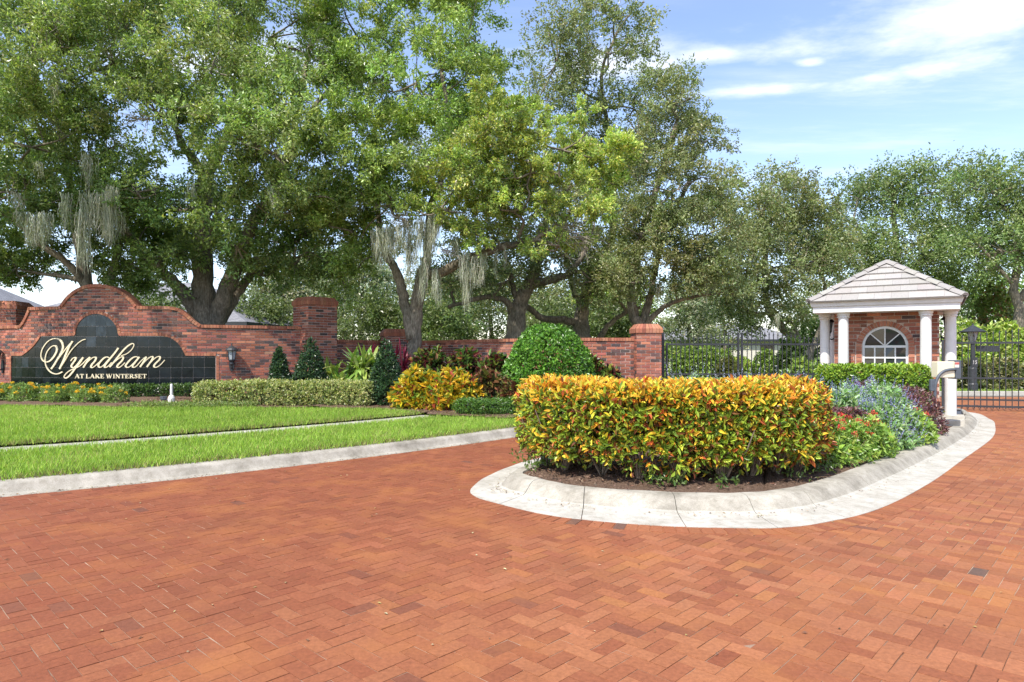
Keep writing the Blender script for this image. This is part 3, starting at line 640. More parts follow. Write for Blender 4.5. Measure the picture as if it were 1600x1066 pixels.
# granite tiles, one by one, cut along the panel's outline
TS = 0.287; s_ref = on_sign(135, 550)[0]; z_ref = on_sign(135, 574.6)[1]
k0, k1 = int((pl - s_ref) / TS) - 1, int((pr - s_ref) / TS) + 1
for k in range(k0, k1 + 1):
    for j in range(-5, 9):
        a, b_ = max(s_ref + k * TS, pl), min(s_ref + (k + 1) * TS, pr); z0 = z_ref + j * TS; z1 = z0 + TS
        if b_ - a < 0.03 or z1 < 0.42: continue
        z0 = max(z0, 0.3); ss = np.linspace(a + 0.0045, b_ - 0.0045, 7); tops = [min(z1 - 0.0045, pan_of(q)) for q in ss]
        if max(tops) < z0 + 0.03: continue
        V = []; base = [max(z0 + 0.003, 0)] * 7
        for q, tz in zip(ss, tops): tz = max(tz, z0 + 0.004); V += [SIGN.pt(q, z0 + 0.0045, 0.008), SIGN.pt(q, tz, 0.008), SIGN.pt(q, z0 + 0.003, -0.002), SIGN.pt(q, tz, -0.002)]
        F = []
        for i in range(6): o_ = i * 4; F += [(o_, o_ + 4, o_ + 5, o_ + 1), (o_ + 1, o_ + 5, o_ + 7, o_ + 3), (o_ + 2, o_ + 6, o_ + 4, o_)]
        F += [(0, 1, 3, 2), (24, 26, 27, 25)]
        c = rng.choice([0.005, 0.007, 0.009, 0.013]) * rng.uniform(0.85, 1.2); up = (z0 > zm - 0.12 and rng.random() < 0.55) or rng.random() < 0.03; c = rng.uniform(0.02, 0.038) if up else c
        mesh_obj('granite_tile', np.array(V), F, M_tile, sign, (c * 0.75, c, c * 1.25))
# lettering
def stroke(pts, mapf, w0, w1, n=7, taper=True, out=0.035):
    """a pen stroke: thin rising, thick falling; returns verts, faces on the sign wall"""
    C = spline(pts, n) if len(pts) > 2 else np.array([np.array(pts[0]) * (1 - t) + np.array(pts[1]) * t for t in np.linspace(0, 1, 6)], float)
    T = unit(np.gradient(C, axis=0)); down = np.clip(T[:, 1], 0, 1); w = w0 + (w1 - w0) * down
    w = np.convolve(np.r_[w[0], w, w[-1]], [0.25, 0.5, 0.25], 'valid')
    Nn = np.stack([-T[:, 1], T[:, 0]], 1); A = C + Nn * w[:, None] / 2; B = C - Nn * w[:, None] / 2; V = []; F = []
    for a, b_ in zip(A, B):
        (sa, za), (sb, zb) = mapf(*a), mapf(*b_)
        V += [SIGN.pt(sa, za, out), SIGN.pt(sb, zb, out), SIGN.pt(sa, za, 0.006), SIGN.pt(sb, zb, 0.006)]
    for i in range(len(C) - 1):
        o_ = i * 4; F += [(o_, o_ + 1, o_ + 5, o_ + 4), (o_ + 2, o_, o_ + 4, o_ + 6), (o_ + 1, o_ + 3, o_ + 7, o_ + 5)]
    e = (len(C) - 1) * 4; F += [(0, 2, 3, 1), (e, e + 1, e + 3, e + 2)]
    return V, F
mL = lambda x, y: on_sign(60 + x / 13.32, 520 + y / 13.32)
X2 = 1265.7
LET = {
 'W': [[(515, 815), (440, 850), (360, 857), (270, 820), (200, 740), (165, 640), (163, 520), (200, 400), (270, 310), (340, 270), (390, 290), (405, 345), (385, 420), (330, 510), (260, 585), (180, 610), (110, 580), (75, 500), (85, 390), (130, 290), (210, 190), (300, 135), (390, 122), (460, 150), (510, 210), (530, 290), (515, 360), (470, 460), (400, 580), (340, 680), (285, 755)],
       [(285, 755), (400, 590), (540, 400), (650, 260), (725, 180)], [(725, 180), (660, 290), (600, 430), (540, 580), (460, 755)], [(460, 755), (560, 600), (680, 400), (790, 270), (880, 190), (950, 150), (1000, 138)]],
 'y': [[(690, 590), (720, 545), (770, 515), (795, 530), (780, 570), (740, 630), (705, 680), (715, 720), (760, 720), (830, 650), (900, 560), (945, 515)], [(945, 515), (880, 620), (800, 720), (720, 830), (650, 910), (590, 945), (555, 925), (570, 880), (640, 810), (740, 755), (850, 710), (930, 650), (1010, 570), (1075, 515)]],
 'n': [[(1085, 510), (1030, 600), (950, 725)], [(950, 725), (1040, 610), (1130, 530), (1185, 508), (1215, 530), (1190, 590), (1130, 660), (1110, 710), (1145, 725), (1210, 680), (1275, 620)]],
 'd': [[(X2 + 215, 520), (X2 + 170, 505), (X2 + 110, 530), (X2 + 50, 590), (X2 + 5, 650), (X2, 700), (X2 + 40, 720), (X2 + 100, 680), (X2 + 180, 590), (X2 + 250, 510)], [(X2 + 410, 320), (X2 + 330, 430), (X2 + 240, 540), (X2 + 160, 640), (X2 + 125, 700), (X2 + 150, 722), (X2 + 210, 690), (X2 + 270, 620)]],
 'h': [[(X2 + 470, 480), (X2 + 580, 440), (X2 + 670, 370), (X2 + 725, 290), (X2 + 730, 240), (X2 + 690, 228), (X2 + 610, 275), (X2 + 520, 360), (X2 + 420, 480), (X2 + 320, 610), (X2 + 230, 715)], [(X2 + 300, 640), (X2 + 390, 560), (X2 + 460, 510), (X2 + 505, 505), (X2 + 510, 540), (X2 + 470, 600), (X2 + 410, 660), (X2 + 385, 705), (X2 + 420, 725), (X2 + 480, 690), (X2 + 545, 625)]],
 'a': [[(X2 + 820, 520), (X2 + 780, 500), (X2 + 720, 515), (X2 + 650, 570), (X2 + 590, 640), (X2 + 560, 690), (X2 + 590, 722), (X2 + 640, 710), (X2 + 720, 640), (X2 + 800, 550), (X2 + 845, 505)], [(X2 + 845, 505), (X2 + 770, 600), (X2 + 705, 690), (X2 + 730, 722), (X2 + 790, 690), (X2 + 870, 600), (X2 + 960, 515)]],
 'm': [[(X2 + 990, 500), (X2 + 940, 590), (X2 + 860, 715)], [(X2 + 860, 715), (X2 + 960, 600), (X2 + 1050, 520), (X2 + 1110, 495), (X2 + 1125, 520), (X2 + 1090, 590), (X2 + 1000, 715)], [(X2 + 1000, 715), (X2 + 1080, 620), (X2 + 1170, 530), (X2 + 1240, 495), (X2 + 1275, 510), (X2 + 1260, 560), (X2 + 1190, 630), (X2 + 1150, 680), (X2 + 1160, 715), (X2 + 1210, 715), (X2 + 1290, 660), (X2 + 1370, 570)]],
}
for ch in 'Wyndham':
    mb = MB()
    for i, st in enumerate(LET[ch]): V, F = stroke(st, mL, 17, 37, out=0.034 + 0.0015 * i); mb.add(V, F)
    mb.build('letter', M_gold, sign)['label'] = 'gold script letter ' + ch
# capitals with serifs: thick (k) and thin (t) strokes in a unit box, u along, v up
K, t_ = 0.21, 0.085
CAPS = {'A': (0.98, [(0.08, 0, 0.48, 1, t_), (0.46, 1, 0.86, 0, K), (0.22, 0.33, 0.70, 0.33, t_), (0, 0.03, 0.24, 0.03, 0.06), (0.66, 0.03, 1.0, 0.03, 0.06)]),
        'T': (0.86, [(0.43, 0, 0.43, 1, K), (0.02, 0.95, 0.84, 0.95, 0.10), (0.04, 0.72, 0.04, 1, 0.07), (0.82, 0.72, 0.82, 1, 0.07), (0.26, 0.03, 0.60, 0.03, 0.06)]),
        'L': (0.82, [(0.2, 0, 0.2, 1, K), (0.02, 0.04, 0.76, 0.04, 0.09), (0.02, 0.97, 0.4, 0.97, 0.06), (0.75, 0, 0.75, 0.28, 0.07)]),
        'K': (1.0, [(0.2, 0, 0.2, 1, K), (0.3, 0.45, 0.85, 0.98, t_), (0.4, 0.55, 0.88, 0, K), (0.02, 0.03, 0.4, 0.03, 0.06), (0.02, 0.97, 0.4, 0.97, 0.06), (0.66, 0.97, 0.98, 0.97, 0.06), (0.7, 0.03, 1.0, 0.03, 0.06)]),
        'E': (0.84, [(0.2, 0, 0.2, 1, K), (0.02, 0.04, 0.78, 0.04, 0.09), (0.02, 0.96, 0.74, 0.96, 0.09), (0.2, 0.51, 0.58, 0.51, 0.08), (0.77, 0, 0.77, 0.27, 0.07), (0.73, 0.75, 0.73, 1, 0.07), (0.57, 0.36, 0.57, 0.66, 0.06)]),
        'W': (1.36, [(0.14, 1, 0.42, 0, K), (0.42, 0.02, 0.7, 0.98, t_), (0.62, 1, 0.92, 0, K), (0.92, 0.02, 1.24, 1, t_), (0, 0.97, 0.32, 0.97, 0.06), (0.5, 0.97, 0.8, 0.97, 0.06), (1.08, 0.97, 1.36, 0.97, 0.06)]),
        'I': (0.44, [(0.22, 0, 0.22, 1, K), (0.03, 0.03, 0.41, 0.03, 0.06), (0.03, 0.97, 0.41, 0.97, 0.06)]),
        'N': (1.02, [(0.17, 0, 0.17, 1, t_), (0.14, 1, 0.86, 0, K), (0.86, 0, 0.86, 1, t_), (0.02, 0.03, 0.34, 0.03, 0.06), (0.0, 0.97, 0.3, 0.97, 0.06), (0.7, 0.97, 1.02, 0.97, 0.06)]),
        'R': (0.96, [(0.2, 0, 0.2, 1, K), (0.2, 0.95, 0.55, 0.95, 0.09), (0.2, 0.49, 0.55, 0.49, 0.08), (0.68, 0.56, 0.68, 0.9, K * 0.95), (0.55, 0.95, 0.70, 0.85, 0.09), (0.55, 0.49, 0.7, 0.6, 0.09), (0.46, 0.48, 0.86, 0.0, K), (0.02, 0.03, 0.4, 0.03, 0.06), (0.02, 0.97, 0.3, 0.97, 0.06), (0.74, 0.03, 0.98, 0.03, 0.06)]),
        'S': (0.72, [(0.60, 0.84, 0.42, 0.95, 0.09), (0.42, 0.95, 0.22, 0.92, 0.10), (0.22, 0.92, 0.14, 0.74, 0.16), (0.14, 0.74, 0.32, 0.56, 0.20), (0.32, 0.56, 0.54, 0.42, 0.22), (0.54, 0.42, 0.60, 0.22, 0.17), (0.60, 0.22, 0.46, 0.06, 0.12), (0.46, 0.06, 0.26, 0.05, 0.09), (0.26, 0.05, 0.1, 0.2, 0.09), (0.62, 0.7, 0.62, 1.0, 0.07), (0.08, 0.0, 0.08, 0.32, 0.07)])}
text = 'AT LAKE WINTERSET'; gapw, space = 0.07, 0.30
tot = sum((CAPS[c][0] + gapw) if c != ' ' else space for c in text); u0, u1 = 770, X2 + 1000; sc_ = (u1 - u0) / tot; cap_h = 88; base_v = 948; u = u0
for c in text:
    if c == ' ': u += space * sc_; continue
    w, segs = CAPS[c]; mb = MB()
    for i, (a, b_, c2, d2, th) in enumerate(segs):
        p0 = (u + a * sc_, base_v - b_ * cap_h); p1 = (u + c2 * sc_, base_v - d2 * cap_h); V, F = stroke([p0, p1], mL, th * cap_h * 1.1, th * cap_h * 1.1, out=0.022 + 0.0012 * i); mb.add(V, F)
    mb.build('letter', M_gold, sign)['label'] = 'gold serif capital ' + c; u += (w + gapw) * sc_

# ---- brick piers
def pier(name, cx_, cy_, rot, a, z0, z1, label, group='brick piers along the entrance walls', singles=0):
    t = thing(name, (cx_, cy_, z0), label, 'pillar', group); c, s = math.cos(rot), math.sin(rot)
    cor = [(cx_ + c * u - s * v, cy_ + s * u + c * v) for u, v in ((-a / 2, -a / 2), (a / 2, -a / 2), (a / 2, a / 2), (-a / 2, a / 2))]
    zc = z1 - 0.24; mb = MB(); i = 0.012; cc = [(cx_ + (x - cx_) * (1 - 2 * i / a), cy_ + (y - cy_) * (1 - 2 * i / a)) for x, y in cor]
    mb.add([(x, y, z0 - 0.3) for x, y in cc] + [(x, y, zc) for x, y in cc], [(0, 1, 5, 4), (1, 2, 6, 5), (2, 3, 7, 6), (3, 0, 4, 7), (4, 5, 6, 7)]); mb.build('pier_core', M_mortar, t)
    for k in range(4):
        p, q = cc[k], cc[(k + 1) % 4]; P_ = Path([p, q]); brick_face(t, P_, -0.014, P_.len + 0.014, z0, zc, bond=(BL / 4 if k % 2 else 0))
    # cap: a flared course on edge, then a chamfered one
    cap = MB(); cols = pick(CAPC, 400, None, 0.10); ci_ = 0
    for k in range(4):
        p, q = Vector((*cor[k], 0)), Vector((*cor[(k + 1) % 4], 0)); e = (q - p).normalized(); nrm = Vector((e.y, -e.x, 0)); L = (q - p).length; n = int(L / 0.08)
        for j in range(n):
            u0_, u1_ = L * j / n + 0.003, L * (j + 1) / n - 0.003
            def quad(za, oa, zb, ob, x0, x1):
                return [p + e * x0 + nrm * oa + Vector((0, 0, za)), p + e * x1 + nrm * oa + Vector((0, 0, za)), p + e * x1 + nrm * ob + Vector((0, 0, zb)), p + e * x0 + nrm * ob + Vector((0, 0, zb))]
            cl = cols[ci_ % 400]; ci_ += 1
            f0, f1 = (u0_ - L / 2) / L, (u1_ - L / 2) / L
            def X_(z, o, f): return p + e * (L / 2 + f * (L + 2 * o)) + nrm * o + Vector((0, 0, z))
            for (za, oa), (zb, ob) in (((zc - 0.004, 0.0), (zc, 0.028)), ((zc, 0.028), (zc + 0.115, 0.028)), ((zc + 0.115, 0.028), (z1, -0.075))):
                cap.add([X_(za, oa, f0), X_(za, oa, f1), X_(zb, ob, f1), X_(zb, ob, f0)], [(0, 1, 2, 3)], cl)
    o_ = -0.075; tp = [(cx_ + (x - cx_) * (1 + 2 * o_ / a), cy_ + (y - cy_) * (1 + 2 * o_ / a), z1) for x, y in cor]; cap.add(tp, [(0, 1, 2, 3)], CAPC[1])
    cap.build('pier_cap', M_brick, t, kind='stuff'); return t
pier('brick_pillar', -6.02, 20.35, R(45), 0.96, 0.3, 3.24, 'tall brick pillar at the right end of the sign wall')
pier('brick_pillar', -15.35, 20.3, R(8), 0.9, 0.3, 3.12, 'brick pillar cut by the picture edge beside the sign wall')
pier('brick_pillar', -3.98, 22.5, R(20), 0.8, 0.3, 2.36, 'low brick pillar behind the moss-hung tree trunk')
pier('brick_pillar', 3.62, 18.0, R(3), 0.68, 0.15, 2.33, 'brick pillar carrying the black post of the iron gate')
# ---- low garden walls between the piers
def low_wall(pts, label, z1, tilt=0):
    P_ = Path(pts); m = P_.pt(P_.len / 2, 0.3); t = thing('brick_wall', (m.x, m.y, 0.25), label, 'wall', 'low brick walls between the pillars')
    core(t, P_, 0, P_.len, -0.1, z1 - 0.05, 0.25, n=24); brick_face(t, P_, 0, P_.len, z1 - 0.085 - CH * 22, z1 - 0.085)
    course_along(t, P_, [(s, z1) for s in np.linspace(0, P_.len, 24)], 0, 0.04, TRW, 'coping', 0.079, back=0.29, side=-1); return t
low_wall([(-5.4, 20.55), (-4.35, 22.35)], 'short low brick wall between the tall pillar and the tree trunk', 1.97)
q = spline([(-3.65, 22.35), (-2.75, 21.9), (-1.4, 20.5), (0.18, 18.95), (1.9, 18.05), (3.3, 17.95)], 8)
low_wall([tuple(p) for p in q], 'long curved low brick wall running up to the gate pillar', 1.965)

# ---- wall lanterns
def lantern(base, nrm, label, s=1.0, glass=M_lampglass):
    """bracket plate on the wall, curled arm, lantern standing on it"""
    t = thing('wall_lantern', base, label, 'lantern', 'wall lanterns'); b_ = Vector(base); n_ = Vector(nrm).normalized(); e = Vector((-n_.y, n_.x, 0)); Z = Vector((0, 0, 1))
    mb = MB(); V = []; 
    for o_ in (0.0, 0.03 * s):
        for k in range(16): a = 2 * math.pi * k / 16; V.append(b_ + n_ * o_ + e * 0.065 * s * math.cos(a) + Z * 0.17 * s * math.sin(a))
    F = [(k, (k + 1) % 16, 16 + (k + 1) % 16, 16 + k) for k in range(16)] + [tuple(16 + k for k in range(16))]; mb.add(V, F); mb.build('back_plate', M_black, t)
    mb = MB(); c = b_ + n_ * 0.16 * s; mb.tube([b_ + n_ * 0.02 * s - Z * 0.05 * s, b_ + n_ * 0.08 * s - Z * 0.09 * s, b_ + n_ * 0.14 * s - Z * 0.06 * s, c + Z * 0.03 * s, c + Z * 0.10 * s], 0.018 * s, 8); mb.build('arm', M_black, t)
    mb = MB(); mb.lathe(c, [(0.02 * s, -0.02 * s), (0.05 * s, 0.02 * s), (0.045 * s, 0.07 * s), (0.075 * s, 0.10 * s), (0.085 * s, 0.135 * s)], 12); mb.build('lantern_base', M_black, t)
    mb = MB(); mb.lathe(c, [(0.075 * s, 0.135 * s), (0.105 * s, 0.36 * s)], 6); g_ = mb.build('lantern_glass', glass, t)
    for k in range(6):
        a = 2 * math.pi * k / 6; mb = MB(); mb.tube([c + Vector((0.078 * s * math.cos(a), 0.078 * s * math.sin(a), 0.13 * s)), c + Vector((0.108 * s * math.cos(a), 0.108 * s * math.sin(a), 0.36 * s))], 0.007 * s, 5); mb.build('glazing_bar', M_black, t)
    mb = MB(); mb.lathe(c, [(0.15 * s, 0.355 * s), (0.155 * s, 0.37 * s), (0.12 * s, 0.42 * s), (0.06 * s, 0.46 * s), (0.02 * s, 0.475 * s), (0.012 * s, 0.52 * s), (0.022 * s, 0.535 * s), (0.004 * s, 0.56 * s)], 16); mb.build('lantern_roof', M_black, t)
s_, z_ = on_sign(362, 570); x_, y_, tt_ = SIGN.at(s_); lantern(SIGN.pt(s_, z_, 0.014), (tt_[1], -tt_[0], 0), 'black lantern on the sign wall between panel and tall pillar', 1.12)
s_, z_ = on_sign(6, 573); x_, y_, tt_ = SIGN.at(s_); lantern(SIGN.pt(s_, z_, 0.014), (tt_[1], -tt_[0], 0), 'black lantern at the picture edge beside the lettered panel', 1.12)

# ================================================================ GUARDHOUSE
TH = R(32.5); GT = Vector((math.cos(TH), -math.sin(TH), 0)); GN = Vector((math.sin(TH), math.cos(TH), 0)); GZ = Vector((0, 0, 1))
G0 = Vector((7.52, 13.5, 0)); GFLOOR = 0.24
def G(u, w, z): return G0 + GT * u + GN * w + GZ * z
gh = thing('guardhouse', G(0, 1.3, GFLOOR), 'small brick guardhouse with white columns and tiled pyramid roof on the island', 'guardhouse')
GAX = (GT, GN, GZ)
HF0, HF1, HE = 2.405, 2.53, 2.625           # fascia bottom, its step, eave
HW = 1.305
mb = MB(); mb.box(G(0, 1.36, GFLOOR - 0.12), (2.75, 2.6, 0.24), GAX); mb.build('floor_slab', M_conc, gh)
for u in (-1.16, 1.16): mb = MB(); mb.box(G(u, 0.70, GFLOOR - 0.035), (0.46, 0.52, 0.19), GAX); mb.build('footing', M_conc, gh)
# brick room
wallp = Path([tuple(G(-0.97, 0.65, 0).xy), tuple(G(0.97, 0.65, 0).xy)]); WL = wallp.len; wc = WL / 2
WR, WSP, WSILL = 0.43, 1.69, 0.95
def in_front(s, z):
    du = s - wc; r0 = WR + 0.115
    if z < WSILL: return True
    if z < WSP: return abs(du) > r0
    return math.hypot(du, z - WSP) > r0
def top_core(s): return HF0 + 0.1
mb = MB()
ss = np.linspace(-0.97, 0.97, 61)
for a, b_ in zip(ss[:-1], ss[1:]):                      # front wall with the arched opening left free
    m_ = (a + b_) / 2
    segs = [(GFLOOR, HF0 + 0.1)] if abs(m_) > WR else [(GFLOOR, WSILL - 0.02), (WSP + math.sqrt(max(WR ** 2 - m_ ** 2, 0)), HF0 + 0.1)]
    for z0, z1 in segs:
        V = [G(a, 0.65, z0), G(b_, 0.65, z0), G(b_, 0.65, z1), G(a, 0.65, z1), G(a, 0.80, z0), G(b_, 0.80, z0), G(b_, 0.80, z1), G(a, 0.80, z1)]
        mb.add(V, [(0, 1, 2, 3), (7, 6, 5, 4), (3, 2, 6, 7), (0, 4, 5, 1)])
for u in (-0.89, 0.89): mb.box(G(u, 1.35, (GFLOOR + HF0) / 2 + 0.05), (0.14, 1.08, HF0 - GFLOOR + 0.1), GAX)
mb.box(G(0, 1.93, (GFLOOR + HF0) / 2 + 0.05), (1.92, 0.14, HF0 - GFLOOR + 0.1), GAX); mb.build('wall_core', M_lightmortar, gh)
GB = [(0.33, 0.125, 0.078), (0.38, 0.155, 0.098), (0.27, 0.10, 0.068), (0.42, 0.19, 0.125), (0.20, 0.08, 0.062), (0.09, 0.066, 0.064)]; GBW = [0.3, 0.24, 0.2, 0.08, 0.1, 0.08]
WCOL_k, WW_k, FULL_k = WCOL, WW, FULL
WCOL, WW = GB, GBW; FULL = bank_mesh('brick', (BL - JT, 0.03, CH - JT), (WCOL, WW), 26)
brick_face(gh, wallp, 0, WL, GFLOOR, HF0 + 0.03, in_front, 300, lambda s, z: -z)
for pu, pv in (((-0.958, 1.97), (-0.958, 0.66)), ((0.958, 0.66), (0.958, 1.97)), ((0.96, 1.995), (-0.96, 1.995))):
    sp = Path([tuple(G(pu[0], pu[1], 0).xy), tuple(G(pv[0], pv[1], 0).xy)]); brick_face(gh, sp, 0, sp.len, GFLOOR, HF0 + 0.03)
WCOL, WW, FULL = WCOL_k, WW_k, FULL_k
# arch bricks and jamb bricks round the window
acols = pick([(0.37, 0.145, 0.09), (0.33, 0.125, 0.078), (0.42, 0.19, 0.12)], 80, None, 0.08); nv = 25
for k in range(nv):
    a0, a1 = math.pi * k / nv + 0.012, math.pi * (k + 1) / nv - 0.012; V = []
    for w in (0.632, 0.66):
        for r_, a in ((WR + 0.004, a0), (WR + 0.004, a1), (WR + 0.108, a1), (WR + 0.108, a0)): V.append(G(r_ * math.cos(a), w, WSP + r_ * math.sin(a)))
    mesh_obj('arch_brick', np.array(V), [(3, 2, 1, 0), (0, 1, 5, 4), (1, 2, 6, 5), (2, 3, 7, 6), (3, 0, 4, 7)], M_brick, gh, acols[k])
z = WSP - CH; k = 0
while z > WSILL - 0.1:
    for sgn in (-1, 1): mb = MB(); mb.box(G(sgn * (WR + 0.056), 0.646, z + CH / 2), (0.104, 0.028, CH - JT), GAX, tuple(acols[(k * 2 + (sgn > 0)) % 80])); mb.build('jamb_brick', M_brick, gh)
    z -= CH; k += 1
mb = MB(); mb.box(G(0, 0.63, WSILL - 0.035), (1.06, 0.10, 0.07), GAX); mb.build('window_sill', M_white, gh)
# window: frame, bars and panes
win = MB(); arc = [(WR * math.cos(a), WSP + WR * math.sin(a)) for a in np.linspace(0, math.pi, 25)]; outl = [(WR, WSILL)] + arc + [(-WR, WSILL)]
inn = [(WR - 0.05, WSILL + 0.04)] + [((WR - 0.05) * math.cos(a), WSP + (WR - 0.05) * math.sin(a)) for a in np.linspace(0, math.pi, 25)] + [(-WR + 0.05, WSILL + 0.04)]
V = []
for w in (0.672, 0.73):
    V += [G(u, w, z) for u, z in outl] + [G(u, w, z) for u, z in inn]
n_ = len(outl); F = [(i, (i + 1) % n_, n_ + (i + 1) % n_, n_ + i) for i in range(n_)] + [(n_ + i, n_ + (i + 1) % n_, 3 * n_ + (i + 1) % n_, 3 * n_ + i) for i in range(n_)]
window = MB().add(V, F).build('window', M_trim, gh)
def bar(u0, z0, u1, z1, wd, dp=0.03, w=0.69):
    d = GT * (u1 - u0) + GZ * (z1 - z0); L = d.length; d.normalize(); q_ = GN.cross(d); mb_ = MB(); mb_.box(G((u0 + u1) / 2, w, (z0 + z1) / 2), (L, dp, wd), (d, GN, q_)); return mb_.build('glazing_bar', M_trim, window)
WI = WR - 0.05; ZR = WSP - 0.235
bar(-WI, WSP, WI, WSP, 0.05, 0.036); bar(-WI, ZR, WI, ZR, 0.032, 0.032); bar(-WI, ZR - 0.235, WI, ZR - 0.235, 0.03, 0.032)
bar(0, WSP + 0.026, 0, WSP + WI, 0.024)
for a in (R(45), R(135)): bar(0.03 * math.cos(a), WSP + 0.03, WI * math.cos(a), WSP + WI * math.sin(a), 0.022)
for u in (-0.19, 0, 0.19):
    for z0, z1 in ((WSILL + 0.04, ZR - 0.25), (ZR - 0.22, ZR - 0.016), (ZR + 0.016, WSP - 0.026)): bar(u, z0, u, z1, 0.026, 0.028)
def pane(poly):
    V = [G(u, 0.703, z) for u, z in poly]; j = rng.normal(0, 0.0025, 2); V = [v + GN * (j[0] * i) for i, v in enumerate(V)]; return MB().add(V, [tuple(range(len(V)))]).build('pane', M_glass, window)
for u in (-0.285, -0.095, 0.095, 0.285):
    for z0, z1 in ((WSILL + 0.03, ZR - 0.235), (ZR - 0.235, ZR), (ZR, WSP)): pane([(u - 0.096, z0), (u + 0.096, z0), (u + 0.096, z1), (u - 0.096, z1)])
for a0, a1 in ((0, 45), (45, 90), (90, 135), (135, 180)): pane([(0, WSP)] + [((WI + 0.01) * math.cos(R(a)), WSP + (WI + 0.01) * math.sin(R(a))) for a in np.linspace(a0, a1, 7)])
mb = MB(); mb.box(G(0, 1.2, GFLOOR + 0.01), (1.6, 1.2, 0.01), GAX); mb.build('room_floor', M_greymetal, gh)
# columns
for u, w in ((-0.74, 0.2), (0.74, 0.2), (-1.16, 0.71), (1.16, 0.71), (-1.16, 2.05), (1.16, 2.05)):
    c = G(u, w, GFLOOR + 0.06 if w == 0.71 else GFLOOR); h = HF0 - c.z; r = 0.105
    col = MB(); col.lathe(c, [(r, 0.0), (r, 0.02), (r * 1.0, h * 0.35), (r * 0.93, h - 0.11), (r * 0.93, h - 0.05)], 28); col_o = col.build('column', M_white, gh, True); col_o.data.set_sharp_from_angle(angle=R(40))
    mb = MB(); mb.lathe(c, [(r * 0.95, h - 0.115), (r * 1.16, h - 0.105), (r * 1.16, h - 0.085), (r * 1.02, h - 0.08), (r * 1.22, h - 0.05), (r * 1.22, h - 0.001)], 28); mb.build('capital', M_white, col_o)
# entablature: soffit, fascia in two steps
mb = MB(); mb.box(G(0, HW, HF0 + 0.012), (2 * HW - 0.01, 2 * HW - 0.01, 0.02), GAX); mb.build('soffit', M_white, gh)
for name, z0, z1, o_ in (('fascia', HF0, HF1, 0.0), ('eave_moulding', HF1 + 0.002, HE, 0.028)):
    V = []
    for (zz_, oo) in ((z0, o_), (z1, o_ + (0.03 if name != 'fascia' else 0))):
        V += [G(sx * (HW + oo), HW + sy * (HW + oo), zz_) for sx, sy in ((-1, -1), (1, -1), (1, 1), (-1, 1))]
    MB().add(V, [(0, 1, 5, 4), (1, 2, 6, 5), (2, 3, 7, 6), (3, 0, 4, 7), (4, 5, 6, 7), (3, 2, 1, 0)]).build(name, M_white, gh)
# roof: four slopes of flat concrete tiles, hips capped
RH = HW + 0.075; APEX = 3.53; roof = MB(); RO = HE + 0.004
roof.add([G(-RH, HW - RH, RO), G(RH, HW - RH, RO), G(RH, HW + RH, RO), G(-RH, HW + RH, RO), G(0, HW, APEX - 0.02)], [(0, 1, 4), (1, 2, 4), (2, 3, 4), (3, 0, 4), (3, 2, 1, 0)], (0.2, 0.17, 0.15))
roof_o = roof.build('roof', M_roof, gh); rise = APEX - RO; slope = math.hypot(RH, rise); NC = 6; ct = slope / NC; TW = 0.30
RC = [(0.34, 0.32, 0.295), (0.325, 0.305, 0.28), (0.355, 0.335, 0.31), (0.335, 0.315, 0.295)]
for face in range(4):
    a = face * math.pi / 2; ca, sa = math.cos(a), math.sin(a)
    def Q(u, d, n): # u along eave, d up the slope, n proud of it
        x, y, z = u, -RH + d * RH / slope - n * rise / slope, RO + d * rise / slope + n * RH / slope
        return G(x * ca - y * sa, HW + x * sa + y * ca, z)
    for k in range(NC):
        d0, d1 = k * ct - (0.03 if k == 0 else 0), (k + 1) * ct; h0, h1 = RH * (1 - max(d0, 0) / slope), RH * (1 - d1 / slope); off = (k % 2) * TW / 2
        for i in range(-6, 7):
            u0, u1 = i * TW + off - TW / 2 + 0.0012, i * TW + off + TW / 2 - 0.0012
            if u0 > h0 or u1 < -h0: continue
            a0, a1 = max(u0, -h0), min(u1, h0); b0_, b1_ = min(max(u0, -h1), h1), max(min(u1, h1), -h1)
            if a1 - a0 < 0.03: continue
            n0, n1 = 0.045 + rng.normal(0, 0.0015), 0.012
            V = [Q(a0, d0, n0), Q(a1, d0, n0), Q(b1_, d1, n1), Q(b0_, d1, n1), Q(a0, d0, 0.004), Q(a1, d0, 0.004), Q(b1_, d1, 0.0), Q(b0_, d1, 0.0)]
            mesh_obj('roof_tile', np.array(V), [(0, 1, 2, 3), (4, 5, 1, 0), (5, 6, 2, 1), (7, 4, 0, 3)], M_roof, roof_o, pick(RC, 1, None, 0.025)[0])
for cx_, cy_ in ((-1, -1), (1, -1), (1, 1), (-1, 1)):
    p0 = G(cx_ * RH, HW + cy_ * RH, RO + 0.02); p1 = G(0, HW, APEX + 0.03); d = p1 - p0; L = d.length; d.normalize(); side = d.cross(GZ).normalized(); up = side.cross(d); nh = 7
    for k in range(nh):
        a0, a1 = L * k / nh, L * (k + 1.18) / nh if k < nh - 1 else L * 1.005; l0, l1 = 0.062, 0.042; V = []
        for aa, lift, wd in ((a0, l0, 0.095), (a1, l1, 0.080)):
            c = p0 + d * aa; V += [c - side * wd + up * (lift - 0.055), c - side * wd * 0.4 + up * lift, c + side * wd * 0.4 + up * lift, c + side * wd + up * (lift - 0.055)]
        mesh_obj('hip_tile', np.array(V), [(0, 1, 5, 4), (1, 2, 6, 5), (2, 3, 7, 6), (3, 2, 1, 0)], M_roof, roof_o, pick(RC, 1, None, 0.05)[0] * 0.93)
lantern(G(-0.985, 0.95, 1.93), -GT, 'black lantern on the guardhouse side wall by the gate with paired leaves', 0.85)
lantern(G(0.985, 0.95, 1.93), GT, 'black lantern half hidden behind the guardhouse corner column over the call box', 0.85)

